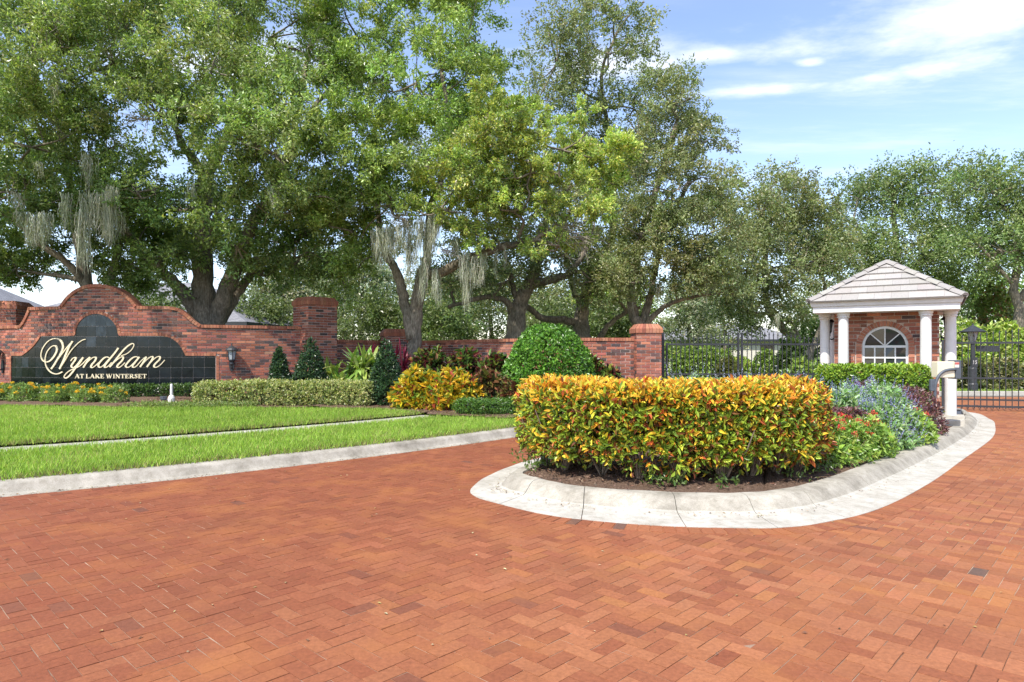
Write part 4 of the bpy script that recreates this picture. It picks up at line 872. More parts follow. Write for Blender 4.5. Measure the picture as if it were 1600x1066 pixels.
# ================================================================ CALL BOX, GATES, LAMP POST
cb = thing('call_box', at(1457, 640, 12.4), 'cream and grey gate call box on a gooseneck post', 'call box')
YB = 12.4
mb = MB(); pts = [at(1455, 665, YB), at(1455, 620, YB), at(1456, 600, YB), at(1461, 587, YB), at(1469, 580, YB), at(1478, 577.5, YB), at(1487, 577, YB)]
pts = [Vector((p.x, YB - 0.11, p.z)) for p in pts]; mb.tube(spline([tuple(p) for p in pts], 4), 0.027, 10); mb.build('gooseneck', M_greymetal, cb, True)
mb = MB(); a0, a1 = at(1460, 590, YB), at(1487, 565, YB); cz = (a0.z + a1.z) / 2; mb.box(((a0.x + a1.x) / 2, YB, cz), (a1.x - a0.x, 0.19, a1.z - a0.z)); bx = mb.build('housing', M_cream, cb)
bv = bx.modifiers.new('bevel', 'BEVEL'); bv.width = 0.012; bv.segments = 2
mb = MB(); mb.box((a1.x + 0.05, YB, cz), (0.10, 0.25, a1.z - a0.z + 0.05)); fx = mb.build('face_hood', M_greymetal, cb); bv = fx.modifiers.new('bevel', 'BEVEL'); bv.width = 0.015; bv.segments = 2
mb = MB(); mb.box((a1.x + 0.015, YB - 0.1265, cz + 0.09), (0.075, 0.004, 0.10)); mb.build('label_plate', M_white, cb)
mb = MB(); mb.box((a1.x + 0.015, YB - 0.1295, cz + 0.115), (0.075, 0.003, 0.04)); mb.build('label_band', M_red, cb)
mb = MB(); pb = at(1451, 600, YB); mb.box((pb.x, YB - 0.1, pb.z - 0.02), (0.085, 0.07, 0.22)); pm = mb.build('card_reader', M_greymetal, cb); bv = pm.modifiers.new('bevel', 'BEVEL'); bv.width = 0.012

def gate_leaf(p0, p1, topf, label, zr=1.79, mid=0.98, low=None, sp=0.12):
    """one iron leaf from p0 to p1: stiles, rails, pickets with gilt tips; topf gives each picket's height"""
    p0, p1 = Vector((*p0, 0)), Vector((*p1, 0)); t = thing('iron_gate', (*(p0.lerp(p1, 0.5)).xy, 0), label, 'gate', 'black iron gate leaves'); L = (p1 - p0).length; e = (p1 - p0).normalized(); nq = Vector((-e.y, e.x, 0)); ax = (e, nq, GZ)
    for u in (0.025, L - 0.025): mb = MB(); h = max(topf(u / L) - 0.05, 1.75); mb.box(p0 + e * u + GZ * (h / 2 + 0.04), (0.05, 0.05, h), ax); mb.build('stile', M_black, t)
    for z, th in [(zr, 0.05), (mid, 0.045), (0.30, 0.045), (0.12, 0.05)] + ([(low, 0.045)] if low else []):
        mb = MB(); mb.box(p0 + e * L / 2 + GZ * z, (L - 0.1, 0.032, th), ax); mb.build('rail', M_black, t)
    n = int(round((L - 0.1) / sp)); a = math.atan2(e.y, e.x); cache = {}
    for k in range(1, n):
        u = 0.05 + (L - 0.1) * k / n; h = round(topf(u / L), 3)
        mb = MB(); mb.box((0, 0, (h + 0.06) / 2), (0.019, 0.0192, h - 0.06)); mb.add([(-0.016, -0.016, h), (0.016, -0.016, h), (0.016, 0.016, h), (-0.016, 0.016, h), (0, 0, h + 0.09), (0, 0, h - 0.03)], [(0, 1, 4), (1, 2, 4), (2, 3, 4), (3, 0, 4), (1, 0, 5), (2, 1, 5), (3, 2, 5), (0, 3, 5)])
        me = make_mesh('picket', np.array(mb.V), mb.F, M_black); q_ = p0 + e * u; inst('picket', me, (q_.x, q_.y, 0.0), a, t)
    return t
GY = 18.05
gate_leaf((4.17, GY), (6.16, GY), lambda f: 1.84 + 0.28 * f ** 1.3, 'black iron gate leaf hung from the brick gate pillar')
gate_leaf((6.21, GY), (8.45, GY), lambda f: 2.12 - 0.24 * f ** 1.2, 'black iron gate leaf running behind the guardhouse left column')
gp = MB(); gp.box((4.06, GY - 0.02, 1.06), (0.11, 0.11, 2.12)); gp = gp.build('gate_post', M_black); tag(gp, 'thick black steel post fixed to the brick gate pillar', 'post', kind='thing')
gp = MB(); gp.box((8.55, GY - 0.02, 1.0), (0.11, 0.11, 2.0)); gp = gp.build('gate_post', M_black); tag(gp, 'black gate post behind the guardhouse column', 'post', kind='thing')
ga = Vector((11.75, 18.2)); gd = Vector((math.cos(R(18)), -math.sin(R(18))))
gate_leaf(tuple(ga), tuple(ga + gd * 3.4), lambda f: 1.92 + 0.42 * f, 'black iron gate leaf across the exit lane beside the call box', 1.83, 0.88, sp=0.145)

lp = thing('lamp_post', (16.02, 24.95, 0.12), 'black lamp post numbered 15 with a hanging name board beyond the gate', 'lamp post')
c = Vector((16.02, 24.95, 0.12)) * (23.2 / 24.95); c = Vector((720 / FPX * 25.2, 25.2, 0.12)); lp.location = c; sC = 25.2 / FPX
H15 = CAM_H + (HORIZON - 512) * sC - 0.12
mb = MB(); mb.lathe(c, [(0.17, 0), (0.17, 0.25), (0.14, 0.30), (0.14, 0.85), (0.09, 0.95), (0.075, H15 - 0.62), (0.10, H15 - 0.58), (0.10, H15 - 0.54)], 16); mb.build('post', M_black, lp, False)
mb = MB(); mb.lathe(c, [(0.10, H15 - 0.54), (0.19, H15 - 0.18)], 6); mb.build('lantern_glass', M_lampglass, lp)
for k in range(6):
    a = 2 * math.pi * k / 6; mb = MB(); mb.tube([c + Vector((0.10 * math.cos(a), 0.10 * math.sin(a), H15 - 0.54)), c + Vector((0.19 * math.cos(a), 0.19 * math.sin(a), H15 - 0.18))], 0.012, 5); mb.build('glazing_bar', M_black, lp)
mb = MB(); mb.lathe(c, [(0.42, H15 - 0.18), (0.43, H15 - 0.15), (0.22, H15 - 0.03), (0.07, H15 + 0.06), (0.03, H15 + 0.10), (0.03, H15 + 0.16)], 18); mb.build('lantern_roof', M_black, lp)
mb = MB(); zb = CAM_H + (HORIZON - 545) * sC; mb.box((c.x + 0.55, c.y, zb), (0.85, 0.04, 0.22)); mb.build('name_board', M_black, lp)
zb2 = CAM_H + (HORIZON - 566) * sC; mb = MB(); mb.box((c.x, c.y - 0.10, zb2), (0.22, 0.03, 0.36)); npl = mb.build('number_plate', M_black, lp)
dg = MB()      # the digits 1 and 5
dy = c.y - 0.118
for (x0, z0, x1, z1) in ((-0.052, -0.07, -0.03, 0.07), (-0.07, 0.035, -0.05, 0.055), (-0.07, -0.07, -0.01, -0.052), (0.01, 0.05, 0.07, 0.07), (0.01, 0.0, 0.03, 0.07), (0.01, 0.0, 0.07, 0.02), (0.05, -0.07, 0.07, 0.015), (0.01, -0.07, 0.07, -0.05)):
    dg.add([(c.x + x0, dy, zb2 + z0), (c.x + x1, dy, zb2 + z0), (c.x + x1, dy, zb2 + z1), (c.x + x0, dy, zb2 + z1)], [(0, 1, 2, 3)])
dg.build('numerals', M_white, npl)

# ---- white garden floodlight on the lawn edge
fl = thing('flood_light', at(268, 628, 15.9), 'white garden spotlight on a short post below the sign', 'spotlight'); c = at(268, 631, 15.9); c.z = terr1(c.x, c.y)
mb = MB(); mb.lathe(c, [(0.07, 0), (0.08, 0.03), (0.078, 0.16), (0.055, 0.21), (0.034, 0.23), (0.03, 0.46), (0.02, 0.5)], 14); mb.build('post', M_white, fl, False)
mb = MB(); mb.tube([c + Vector((-0.04, 0, 0.10)), c + Vector((-0.16, 0, 0.14))], 0.015, 6); mb.lathe(c + Vector((-0.19, 0.0, 0.10)), [(0.05, 0), (0.075, 0.03), (0.08, 0.10)], 10); mb.build('lamp_head', M_greymetal, fl)

# ---- houses behind
def house(cx_, cy_, sx, sy, h, rh, rot, label, ov=0.5, wins=()):
    t = thing('house', (cx_, cy_, 0.3), label, 'house', 'houses beyond the walls'); c, s = math.cos(rot), math.sin(rot); W_ = lambda u, v, z: (cx_ + c * u - s * v, cy_ + s * u + c * v, z)
    q_ = [(-sx / 2, -sy / 2), (sx / 2, -sy / 2), (sx / 2, sy / 2), (-sx / 2, sy / 2)]
    MB().add([W_(u, v, 0) for u, v in q_] + [W_(u, v, h) for u, v in q_], [(0, 1, 5, 4), (1, 2, 6, 5), (2, 3, 7, 6), (3, 0, 4, 7)]).build('wall', M_wallcream, t)
    e = [(-sx / 2 - ov, -sy / 2 - ov), (sx / 2 + ov, -sy / 2 - ov), (sx / 2 + ov, sy / 2 + ov), (-sx / 2 - ov, sy / 2 + ov)]; r_ = sx / 2 - sy / 2
    MB().add([W_(u, v, h) for u, v in e] + [W_(-r_, 0, h + rh), W_(r_, 0, h + rh)], [(0, 1, 5, 4), (1, 2, 5), (2, 3, 4, 5), (3, 0, 4), (3, 2, 1, 0)]).build('roof', M_shingle, t)
    V = []
    for z in (h - 0.16, h + 0.03): V += [W_(u * 1.004, v * 1.004, z) for u, v in e]
    MB().add(V, [(0, 1, 5, 4), (1, 2, 6, 5), (2, 3, 7, 6), (3, 0, 4, 7)]).build('gutter', M_black, t)
    for u in wins:
        wv = -sy / 2 - 0.02; MB().add([W_(u - 0.6, wv, 1.0), W_(u + 0.6, wv, 1.0), W_(u + 0.6, wv, 2.3), W_(u - 0.6, wv, 2.3)], [(0, 1, 2, 3)]).build('window', M_glass, t)
    return t
house(-19.5, 38.0, 13, 9.5, 3.05, 2.5, R(-4), 'house with a pale grey shingle roof behind the sign wall', wins=(-4, 0, 4))
house(-33, 36.0, 13, 11, 3.2, 3.6, R(6), 'taller grey roofed house glimpsed at the picture edge', wins=(3,))
house(13.5, 62, 9, 8, 2.7, 1.6, R(5), 'low pale house glimpsed through the paired gate leaves', wins=(-2, 2))
house(22, 66, 10, 8, 2.8, 1.8, R(-3), 'far house showing between guardhouse and gate arch', wins=(-2, 2))

# ================================================================ SHRUBS, HEDGES AND FLOWERS
class Line2:
    def __init__(s, pts): s.P = np.array(pts, float); s.S = np.r_[0, np.cumsum(np.linalg.norm(np.diff(s.P, axis=0), axis=1))]; s.len = s.S[-1]; s.T = unit(np.gradient(s.P, axis=0))
    def world(s, a, t, z):
        x = np.interp(a, s.S, s.P[:, 0]); y = np.interp(a, s.S, s.P[:, 1]); tx = np.interp(a, s.S, s.T[:, 0]); ty = np.interp(a, s.S, s.T[:, 1]); l = np.hypot(tx, ty); tx, ty = tx / l, ty / l
        over = np.where(a < 0, a, np.where(a > s.len, a - s.len, 0)); return np.stack([x + ty * t + tx * over, y - tx * t + ty * over, z], -1)   # +t = towards the viewer's right-hand front
    def dirs(s, a):
        tx = np.interp(a, s.S, s.T[:, 0]); ty = np.interp(a, s.S, s.T[:, 1]); l = np.hypot(tx, ty); return np.stack([tx / l, ty / l, 0 * tx], -1), np.stack([ty / l, -tx / l, 0 * tx], -1)
def lump(p, seed, f):
    """smooth bumps, for clipped growth that is never quite even"""
    r_ = np.random.default_rng(seed); out = np.zeros(len(p))
    for k in range(7): d = r_.normal(0, f, 3); out += np.sin(p @ d + r_.uniform(0, 6.28))
    return out / 7
def surface_pts(sdf, lo, hi, n, tau, keep=None):
    """n points near the inside of a solid's skin, with outward normals"""
    lo, hi = np.array(lo, float), np.array(hi, float); P_ = []; tot = 0; e = 0.02
    for _ in range(60):
        q = rng.uniform(lo, hi, (n * 3, 3)); d = sdf(q); m = (d < 0) & (rng.random(len(q)) < np.exp(d / tau)); q = q[m]
        if keep is not None and len(q): q = q[keep(q)]
        P_.append(q); tot += len(q)
        if tot >= n: break
    P_ = np.concatenate(P_)[:n]; g = np.stack([sdf(P_ + np.eye(3)[k] * e) - sdf(P_ - np.eye(3)[k] * e) for k in range(3)], 1); return P_, unit(g)
def rbox(b, r, bump_=0.0, seed=1, f=5.0):
    b = np.array(b, float)
    def s(p):
        q = np.abs(p) - b + r; d = np.linalg.norm(np.maximum(q, 0), axis=1) + np.minimum(q.max(1), 0) - r
        return d + (bump_ * lump(p, seed, f) if bump_ else 0)
    return s
def rosettes(P, Nn, k, L, W, lo=20, hi=75, up=0.25, jit=0.02, wj=0.25):
    """k leaves fanned round each growing tip"""
    n = len(P); A = unit(Nn + np.array([0, 0, up]) + rng.normal(0, 0.25, (n, 3))); ref = unit(np.cross(A, rng.normal(0, 1, (n, 3)))); ref2 = np.cross(A, ref)
    A, ref, ref2, Q = [np.repeat(v, k, 0) for v in (A, ref, ref2, P)]; m = n * k
    ph = rng.uniform(0, 6.283, m); th = np.radians(rng.uniform(lo, hi, m)); rad = ref * np.cos(ph)[:, None] + ref2 * np.sin(ph)[:, None]
    D = A * np.cos(th)[:, None] + rad * np.sin(th)[:, None]; NN = A * np.sin(th)[:, None] - rad * np.cos(th)[:, None] + rng.normal(0, 0.2, (m, 3))
    s = rng.uniform(1 - wj, 1 + wj, m) * np.repeat(rng.uniform(0.7, 1.3, n), k); return Q + rng.normal(0, jit, (m, 3)), D, NN, L * s, W * s * rng.uniform(0.85, 1.15, m)
def hedge_geo(line, half, z0, z1, tips, k, L, W, colf, r=0.16, bump_=0.03, f=6, tau=0.05, ext=0.0, seed=1, cutlow=0.0, shape='diamond', lo=20, hi=75):
    h = (z1 - z0) / 2; zc = (z0 + z1) / 2; sdf = rbox((line.len / 2 + ext, half, h), r, bump_, seed, f)
    keep = None
    if cutlow: keep = lambda q: (q[:, 2] > -h + cutlow * (0.55 + 0.9 * np.abs(np.sin(q[:, 0] * 5.3) * np.cos(q[:, 0] * 2.1 + 1)))) | (rng.random(len(q)) < 0.05)
    Q, Nl = surface_pts(sdf, (-line.len / 2 - ext - 0.1, -half - 0.1, -h - 0.1), (line.len / 2 + ext + 0.1, half + 0.1, h + 0.1), tips, tau, keep)
    a = Q[:, 0] + line.len / 2; P = line.world(a, Q[:, 1], Q[:, 2] + zc); t, n_ = line.dirs(np.clip(a, 0, line.len)); Nw = t * Nl[:, :1] + n_ * Nl[:, 1:2] + np.array([0, 0, 1.0]) * Nl[:, 2:3]
    P2, D, NN, LL, WW_ = rosettes(P, Nw, k, L, W, lo, hi); zr = np.repeat((Q[:, 2] + h) / (2 * h), k); C = colf(P2, np.repeat(Nw, k, 0), zr)
    return leaves_geo(P2, D, NN, LL, WW_, 0.2, shape) + (C,)
def foliage(name, sets, parent, mat, kind=None):
    V, F, C = join_leaves(sets); o = mesh_obj(name, V, F, mat, parent, C)
    return o
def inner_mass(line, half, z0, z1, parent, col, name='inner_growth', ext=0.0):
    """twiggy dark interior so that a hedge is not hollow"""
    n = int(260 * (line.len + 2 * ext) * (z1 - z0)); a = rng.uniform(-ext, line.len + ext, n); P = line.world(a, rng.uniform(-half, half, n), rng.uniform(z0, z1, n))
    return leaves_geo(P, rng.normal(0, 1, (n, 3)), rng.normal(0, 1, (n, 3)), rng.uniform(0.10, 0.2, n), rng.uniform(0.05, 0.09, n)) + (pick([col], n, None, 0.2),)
def two(top, side, lo=0.55, hi=0.95):
    """colour function: new growth on top, older leaves down the sides"""
    (tc_, tw), (sc2, sw) = top, side
    def f(P, Nn, zr):
        n = len(P); w = np.clip((zr - lo) / (hi - lo), 0, 1) * 0.85 + 0.04; m = rng.random(n) < w
        return np.where(m[:, None], pick(tc_, n, tw, 0.16), pick(sc2, n, sw, 0.2))
    return f
def flat(cols, w=None, jit=0.2): return lambda P, Nn, zr: pick(cols, len(P), w, jit)

# ---- the croton hedge at the island's nose
ch = thing('croton_hedge', (2.0, 7.7, 0.17), 'big clipped hedge of yellow, orange and green crotons at the island tip', 'hedge')
cl = Line2(spline([(0.60, 8.95), (0.70, 8.25), (1.12, 7.68), (1.85, 7.48), (2.65, 7.55), (3.18, 7.92), (3.46, 8.55)], 6))
CT = ([(0.74, 0.42, 0.045), (0.80, 0.56, 0.07), (0.72, 0.32, 0.04), (0.58, 0.54, 0.07), (0.58, 0.16, 0.04)], [0.30, 0.32, 0.16, 0.17, 0.05])
CS = ([(0.28, 0.37, 0.045), (0.44, 0.49, 0.06), (0.14, 0.22, 0.035), (0.72, 0.56, 0.06), (0.70, 0.38, 0.05), (0.16, 0.07, 0.03), (0.42, 0.11, 0.04)], [0.28, 0.15, 0.26, 0.07, 0.05, 0.12, 0.07])
def croton_col(P, Nn, zr):
    c = two(CT, CS, 0.76, 1.0)(P, Nn, zr); r_ = np.clip((P[:, 0] - 2.9) / 1.0, 0, 1)      # more red-brown leaves at the far end
    m = rng.random(len(P)) < 0.40 * r_; c[m] = pick([(0.42, 0.13, 0.03), (0.25, 0.07, 0.03), (0.50, 0.22, 0.04)], m.sum(), None, 0.2); return c
sets = [hedge_geo(cl, 0.50, 0.28, 1.17, 9600, 5, 0.080, 0.026, croton_col, r=0.18, bump_=0.04, f=6, tau=0.07, seed=5, cutlow=0.17, shape='long', lo=12, hi=62)]
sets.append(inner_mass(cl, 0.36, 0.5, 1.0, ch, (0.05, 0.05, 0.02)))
foliage('foliage', sets[:1], ch, M_waxleaf); foliage('inner_growth', sets[1:], ch, M_leaf)['kind'] = 'stuff'
for a in np.linspace(0.15, cl.len - 0.1, 11):
    mb = MB(); b_ = cl.world(np.array([a]), np.array([rng.uniform(0.05, 0.3)]), np.array([0.15]))[0]
    for k in range(11):
        d = rng.normal(0, 1, 2); d = d / np.linalg.norm(d) * rng.uniform(0.08, 0.34); p1 = b_ + np.array([d[0] * 0.35, d[1] * 0.35, 0.16]); p2 = b_ + np.array([d[0], d[1], rng.uniform(0.38, 0.62)]); p3 = p2 + np.array([d[0] * 0.3, d[1] * 0.3, 0.22])
        mb.tube([b_ + np.r_[d * 0.08, 0], p1, p2, p3], [0.013, 0.011, 0.008, 0.005], 5)
    mb.build('stem_clump', M_stem, ch)
n = 1100; a = rng.uniform(0, cl.len, n); t = rng.uniform(0.25, 0.62, n); w_ = np.sin(a * 7) * np.sin(a * 3.1 + 2); k = w_ > 0.25; P = cl.world(a[k], t[k], rng.uniform(0.17, 0.26, k.sum()))
o = leaf_obj('ground_weeds', P, rng.normal(0, 1, (len(P), 3)) + (0, 0, 0.7), rng.normal(0, 0.6, (len(P), 3)) + (0, 0, 1), 0.06, 0.028, pick([(0.09, 0.16, 0.03), (0.14, 0.2, 0.05)], len(P)), None, M_leaf); tag(o, 'small green weeds under the croton hedge', 'weeds', kind='stuff')

# ---- flower beds on the island
def mound(name, label, cat, group, c, rx, ry, h, tips, k, L, W, colf, flower=None, z0=0.17, shape='diamond', mat=M_leaf, bump_=0.05):
    """a bushy plant: a leafy dome, with blossoms if it has any"""
    t = thing(name, (c[0], c[1], z0), label, cat, group); b = np.array([rx, ry, h]); cc = np.array([c[0], c[1], z0])
    sd = int(abs(c[0] * 97 + c[1] * 31)) % 1000
    def sdf(p): q = p / b; l = np.linalg.norm(q, axis=1); return (l - 1) * min(rx, ry, h) + bump_ * lump(p, sd, 9)
    Q, Nn = surface_pts(sdf, (-rx * 1.15, -ry * 1.15, 0.0), (rx * 1.15, ry * 1.15, h * 1.15), tips, 0.10 * min(rx, ry, h) + 0.03)
    P2, D, NN, LL, WW_ = rosettes(Q + cc, Nn, k, L, W); g_ = leaves_geo(P2, D, NN, LL, WW_, 0.2, shape); C = colf(P2, np.repeat(Nn, k, 0), np.repeat(Q[:, 2] / h, k)); foliage('foliage', [g_ + (C,)], t, mat)
    mb = MB()
    for _ in range(7): d = rng.normal(0, 0.35, 2) * min(rx, ry); mb.tube([cc + np.array([d[0] * 0.3, d[1] * 0.3, -0.02]), cc + np.array([d[0], d[1], h * 0.55])], [0.007, 0.004], 4)
    mb.build('stems', M_stem, t)
    if flower: flower(t, Q + cc, Nn, cc, h)
    return t
def head_flowers(n, cols, R_, petals=14, L=0.022):
    def f(t, Q, Nn, cc, h):
        top = np.nonzero((Nn[:, 2] > 0.1) & (Q[:, 2] > cc[2] + 0.35 * h))[0]
        for i in rng.choice(top, min(n, len(top)), replace=False):
            c = Q[i] + Nn[i] * 0.05 + np.array([0, 0, 0.03]); d = unit(rng.normal(0, 1, (petals * 3, 3)) * (1, 1, 0.6) + (0, 0, 0.5)); P = c + d * R_ * rng.uniform(0.3, 1, (len(d), 1))
            leaf_obj('blossom', P, d + rng.normal(0, 0.5, d.shape), d + rng.normal(0, 0.3, d.shape), L, L * 0.8, pick(cols, len(P), None, 0.15), t, M_petal)
    return f
def spikes(n, cols, H=0.16):
    def f(t, Q, Nn, cc, h):
        top = np.nonzero(Nn[:, 2] > -0.05)[0]; i = rng.choice(top, min(n, len(top)), replace=False); m = 16; B = np.repeat(Q[i], m, 0); dr = unit(Nn[i] * 0.45 + np.array([0, 0, 1.0]) + rng.normal(0, 0.12, (len(i), 3))); dr = np.repeat(dr, m, 0)
        s = np.tile(np.linspace(0.1, 1, m), len(i)); P = B + dr * (s * H * np.repeat(rng.uniform(0.7, 1.3, len(i)), m))[:, None]; D = rng.normal(0, 1, P.shape) + dr * 0.6
        leaf_obj('flower_spikes', P, D, rng.normal(0, 1, P.shape), 0.026 * (1.25 - 0.6 * s), 0.014, pick(cols, len(P), None, 0.18), t, M_petal)
    return f
BLUE = [(0.26, 0.27, 0.58), (0.34, 0.36, 0.64), (0.20, 0.19, 0.48), (0.46, 0.48, 0.68)]
SG = flat([(0.24, 0.38, 0.16), (0.31, 0.46, 0.20), (0.40, 0.53, 0.28), (0.14, 0.25, 0.10)], [0.35, 0.3, 0.15, 0.2])
PUR = flat([(0.15, 0.06, 0.075), (0.23, 0.10, 0.105), (0.085, 0.045, 0.045), (0.32, 0.19, 0.17), (0.15, 0.16, 0.06)], [0.35, 0.25, 0.2, 0.12, 0.08])
PEN = flat([(0.22, 0.36, 0.07), (0.31, 0.45, 0.09), (0.14, 0.24, 0.05), (0.42, 0.50, 0.12)], [0.35, 0.3, 0.2, 0.15])
def bxy(px, py, z=0.19): Y = (CAM_H - z) * FPX / (py - HORIZON); return ((px - 800) / FPX * Y, Y)
for (x, y, rx, h, lb) in ((5.15, 10.35, 0.55, 0.78, 'blue salvia directly behind the small pentas plant'), (5.75, 10.45, 0.60, 0.82, 'broad blue salvia at the middle of the drift before the guardhouse'), (5.55, 11.0, 0.6, 0.86, 'blue salvia at the centre back of the drift, under the clipped hedge'), (6.05, 10.9, 0.55, 0.84, 'blue salvia touching the purple shrubs below the call box'), (4.75, 10.9, 0.55, 0.86, 'blue salvia beside the croton hedge end'), (5.1, 11.5, 0.55, 0.90, 'tallest blue salvia, reaching the guardhouse corner column'), (5.45, 9.9, 0.42, 0.60, 'lowest leafy salvia at the front of the drift')):
    mound('salvia_plant', lb, 'flowers', 'blue salvia drift before the guardhouse', (x, y), rx, rx * 0.9, h, 620, 5, 0.075, 0.032, SG, spikes(130, BLUE, 0.2))
for (x, y, h, lb) in ((2.6, 10.6, 0.92, 'first'), (3.1, 11.2, 0.98, 'second'), (3.6, 11.0, 0.95, 'fourth'), (4.1, 11.4, 0.97, 'fifth'), (3.4, 10.3, 0.92, 'third'), (4.35, 10.8, 0.9, 'last')):
    mound('salvia_plant', lb + ' pale blue salvia from the gate pillar, its spikes over the croton hedge', 'flowers', 'blue salvia behind the croton hedge', (x, y), 0.45, 0.45, h, 360, 5, 0.07, 0.03, SG, spikes(70, [(0.46, 0.50, 0.68), (0.38, 0.42, 0.66), (0.55, 0.57, 0.70)], 0.26))
for (x, y, rx, h, lb) in ((6.45, 11.15, 0.50, 0.74, 'purple-leaved shrub at the front of the clump below the call box'), (6.75, 11.55, 0.5, 0.82, 'purple-leaved shrub in the middle of the clump below the call box'), (7.1, 11.75, 0.45, 0.78, 'purple-leaved shrub hugging the call box post'), (6.25, 11.75, 0.5, 0.86, 'purple-leaved shrub against the clipped hedge under the window')):
    mound('purple_shrub', lb, 'shrub', 'purple shrubs below the call box', (x, y), rx, rx, h, 620, 5, 0.055, 0.026, PUR, spikes(14, BLUE, 0.12))
for (x, y, rx, h, lb) in ((4.55, 9.5, 0.45, 0.62, 'middle purple-leaved shrub behind the red pentas'), (5.0, 9.75, 0.4, 0.58, 'purple-leaved shrub touching the salvia drift behind the pentas'), (4.2, 9.35, 0.4, 0.62, 'purple-leaved shrub touching the croton hedge')):
    mound('purple_shrub', lb, 'shrub', 'purple shrubs beside the croton hedge', (x, y), rx, rx, h, 520, 5, 0.055, 0.026, PUR)
for i, (x, y, rx, h, lb) in enumerate(((4.05, 8.5, 0.33, 0.46, 'red pentas plant touching the croton hedge'), (4.38, 8.75, 0.35, 0.50, 'red pentas plant, second out from the croton hedge'), (4.8, 9.1, 0.34, 0.50, 'red pentas plant at the middle of the flower edge'), (5.12, 9.45, 0.27, 0.38, 'small pentas plant just before the salvia drift'), (5.6, 9.95, 0.22, 0.32, 'small leafy pentas plant below the salvia drift'), (6.3, 10.5, 0.33, 0.46, 'red pentas plant nearest the column footing'), (4.5, 9.2, 0.28, 0.5, 'tall red pentas plant behind the front pair'))):
    mound('pentas_plant', lb, 'flowers', 'red pentas along the island kerb', (x, y), rx, rx, h, 330, 5, 0.075, 0.032, PEN, head_flowers(9 if i in (0, 1, 2, 5, 6) else 2, [(0.62, 0.05, 0.05), (0.72, 0.14, 0.10), (0.75, 0.10, 0.10)], 0.05))
gl = Line2([(5.75, 12.55), (6.35, 12.25), (7.0, 11.95), (7.55, 11.75)])
t = thing('clipped_hedge', (6.7, 12.2, 0.2), 'bright green clipped hedge under the guardhouse window', 'hedge')
gl = Line2([tuple(G(u, -0.25, 0).xy) for u in (-1.15, -0.6, 0, 0.45, 0.80)])
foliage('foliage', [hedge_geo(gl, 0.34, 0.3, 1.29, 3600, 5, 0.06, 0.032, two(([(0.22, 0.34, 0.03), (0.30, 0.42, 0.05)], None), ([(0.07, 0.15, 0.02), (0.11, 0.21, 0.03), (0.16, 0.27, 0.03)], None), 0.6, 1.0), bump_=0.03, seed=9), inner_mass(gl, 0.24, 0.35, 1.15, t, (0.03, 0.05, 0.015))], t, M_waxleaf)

# ---- beds along the walls
def tz(x, y): return terr1(x, y) + 0.04
sl = Line2([SIGN.pt(s, 0, 0.85).xy[:] for s in np.linspace(on_sign(-60, 600)[0], on_sign(312, 600)[0], 14)])
t = thing('clipped_hedge', (-11, 17.5, 0.3), 'low dark green clipped hedge along the foot of the lettered panel', 'hedge')
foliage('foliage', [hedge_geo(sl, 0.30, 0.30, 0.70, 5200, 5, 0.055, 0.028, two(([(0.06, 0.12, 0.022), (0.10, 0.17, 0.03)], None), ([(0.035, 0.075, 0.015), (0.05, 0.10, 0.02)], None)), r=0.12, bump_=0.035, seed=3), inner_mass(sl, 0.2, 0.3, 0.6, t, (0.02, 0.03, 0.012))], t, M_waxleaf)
vl = Line2([at(318, 632, 15.7).xy[:], at(400, 632, 15.9).xy[:], at(480, 633, 16.1).xy[:], at(575, 634, 16.2).xy[:]])
t = thing('variegated_hedge', (-5.4, 15.9, 0.3), 'pale variegated cream and green hedge before the tall brick pillar', 'hedge')
VAR = flat([(0.46, 0.47, 0.19), (0.55, 0.54, 0.25), (0.22, 0.28, 0.08), (0.34, 0.38, 0.13), (0.13, 0.18, 0.05)], [0.26, 0.22, 0.2, 0.2, 0.12])
foliage('foliage', [hedge_geo(vl, 0.36, 0.28, 0.86, 5200, 5, 0.06, 0.024, VAR, r=0.14, bump_=0.06, seed=4, ext=0.15), inner_mass(vl, 0.26, 0.3, 0.74, t, (0.08, 0.08, 0.03))], t, M_leaf)
def cone_shrub(px, py_top, py_bot, Y, halfw, label):
    b_ = at(px, py_bot, Y); z0 = tz(b_.x, b_.y); zt_ = at(px, py_top, Y).z; h = zt_ - z0; t = thing('conical_shrub', (b_.x, b_.y, z0), label, 'shrub', 'dark clipped cones before the tall pillar and wall'); sd = int(px)
    def sdf(p): r_ = np.hypot(p[:, 0], p[:, 1]); f = np.clip(p[:, 2] / h, 0, 1); R_ = halfw * np.minimum(1.0, 1.12 * (1 - f) ** 0.75) * (0.82 + 0.18 * np.minimum(1, f / 0.12)); return np.maximum(r_ - R_, p[:, 2] - h) * 0.9 + 0.03 * lump(p, sd, 8)
    Q, Nn = surface_pts(sdf, (-halfw - 0.05, -halfw - 0.05, 0), (halfw + 0.05, halfw + 0.05, h), 1700, 0.05); Nn = unit(Nn + (0, 0, 0.2)); P2, D, NN, LL, W_ = rosettes(Q + np.array([b_.x, b_.y, z0]), Nn, 5, 0.065, 0.032)
    foliage('foliage', [leaves_geo(P2, D, NN, LL, W_) + (pick([(0.030, 0.070, 0.028), (0.05, 0.105, 0.035), (0.022, 0.05, 0.022), (0.09, 0.15, 0.04)], len(P2), [0.4, 0.3, 0.22, 0.08], 0.18),)], t, M_waxleaf)
    MB().tube([(b_.x, b_.y, z0 - 0.05), (b_.x, b_.y, z0 + h * 0.6)], [0.03, 0.015], 6).build('trunk', M_stem, t)
cone_shrub(437, 540, 606, 17.6, 0.34, 'smallest dark conical shrub, against the sign wall')
cone_shrub(485, 527, 610, 17.3, 0.50, 'dark conical shrub in front of the tall brick pillar')
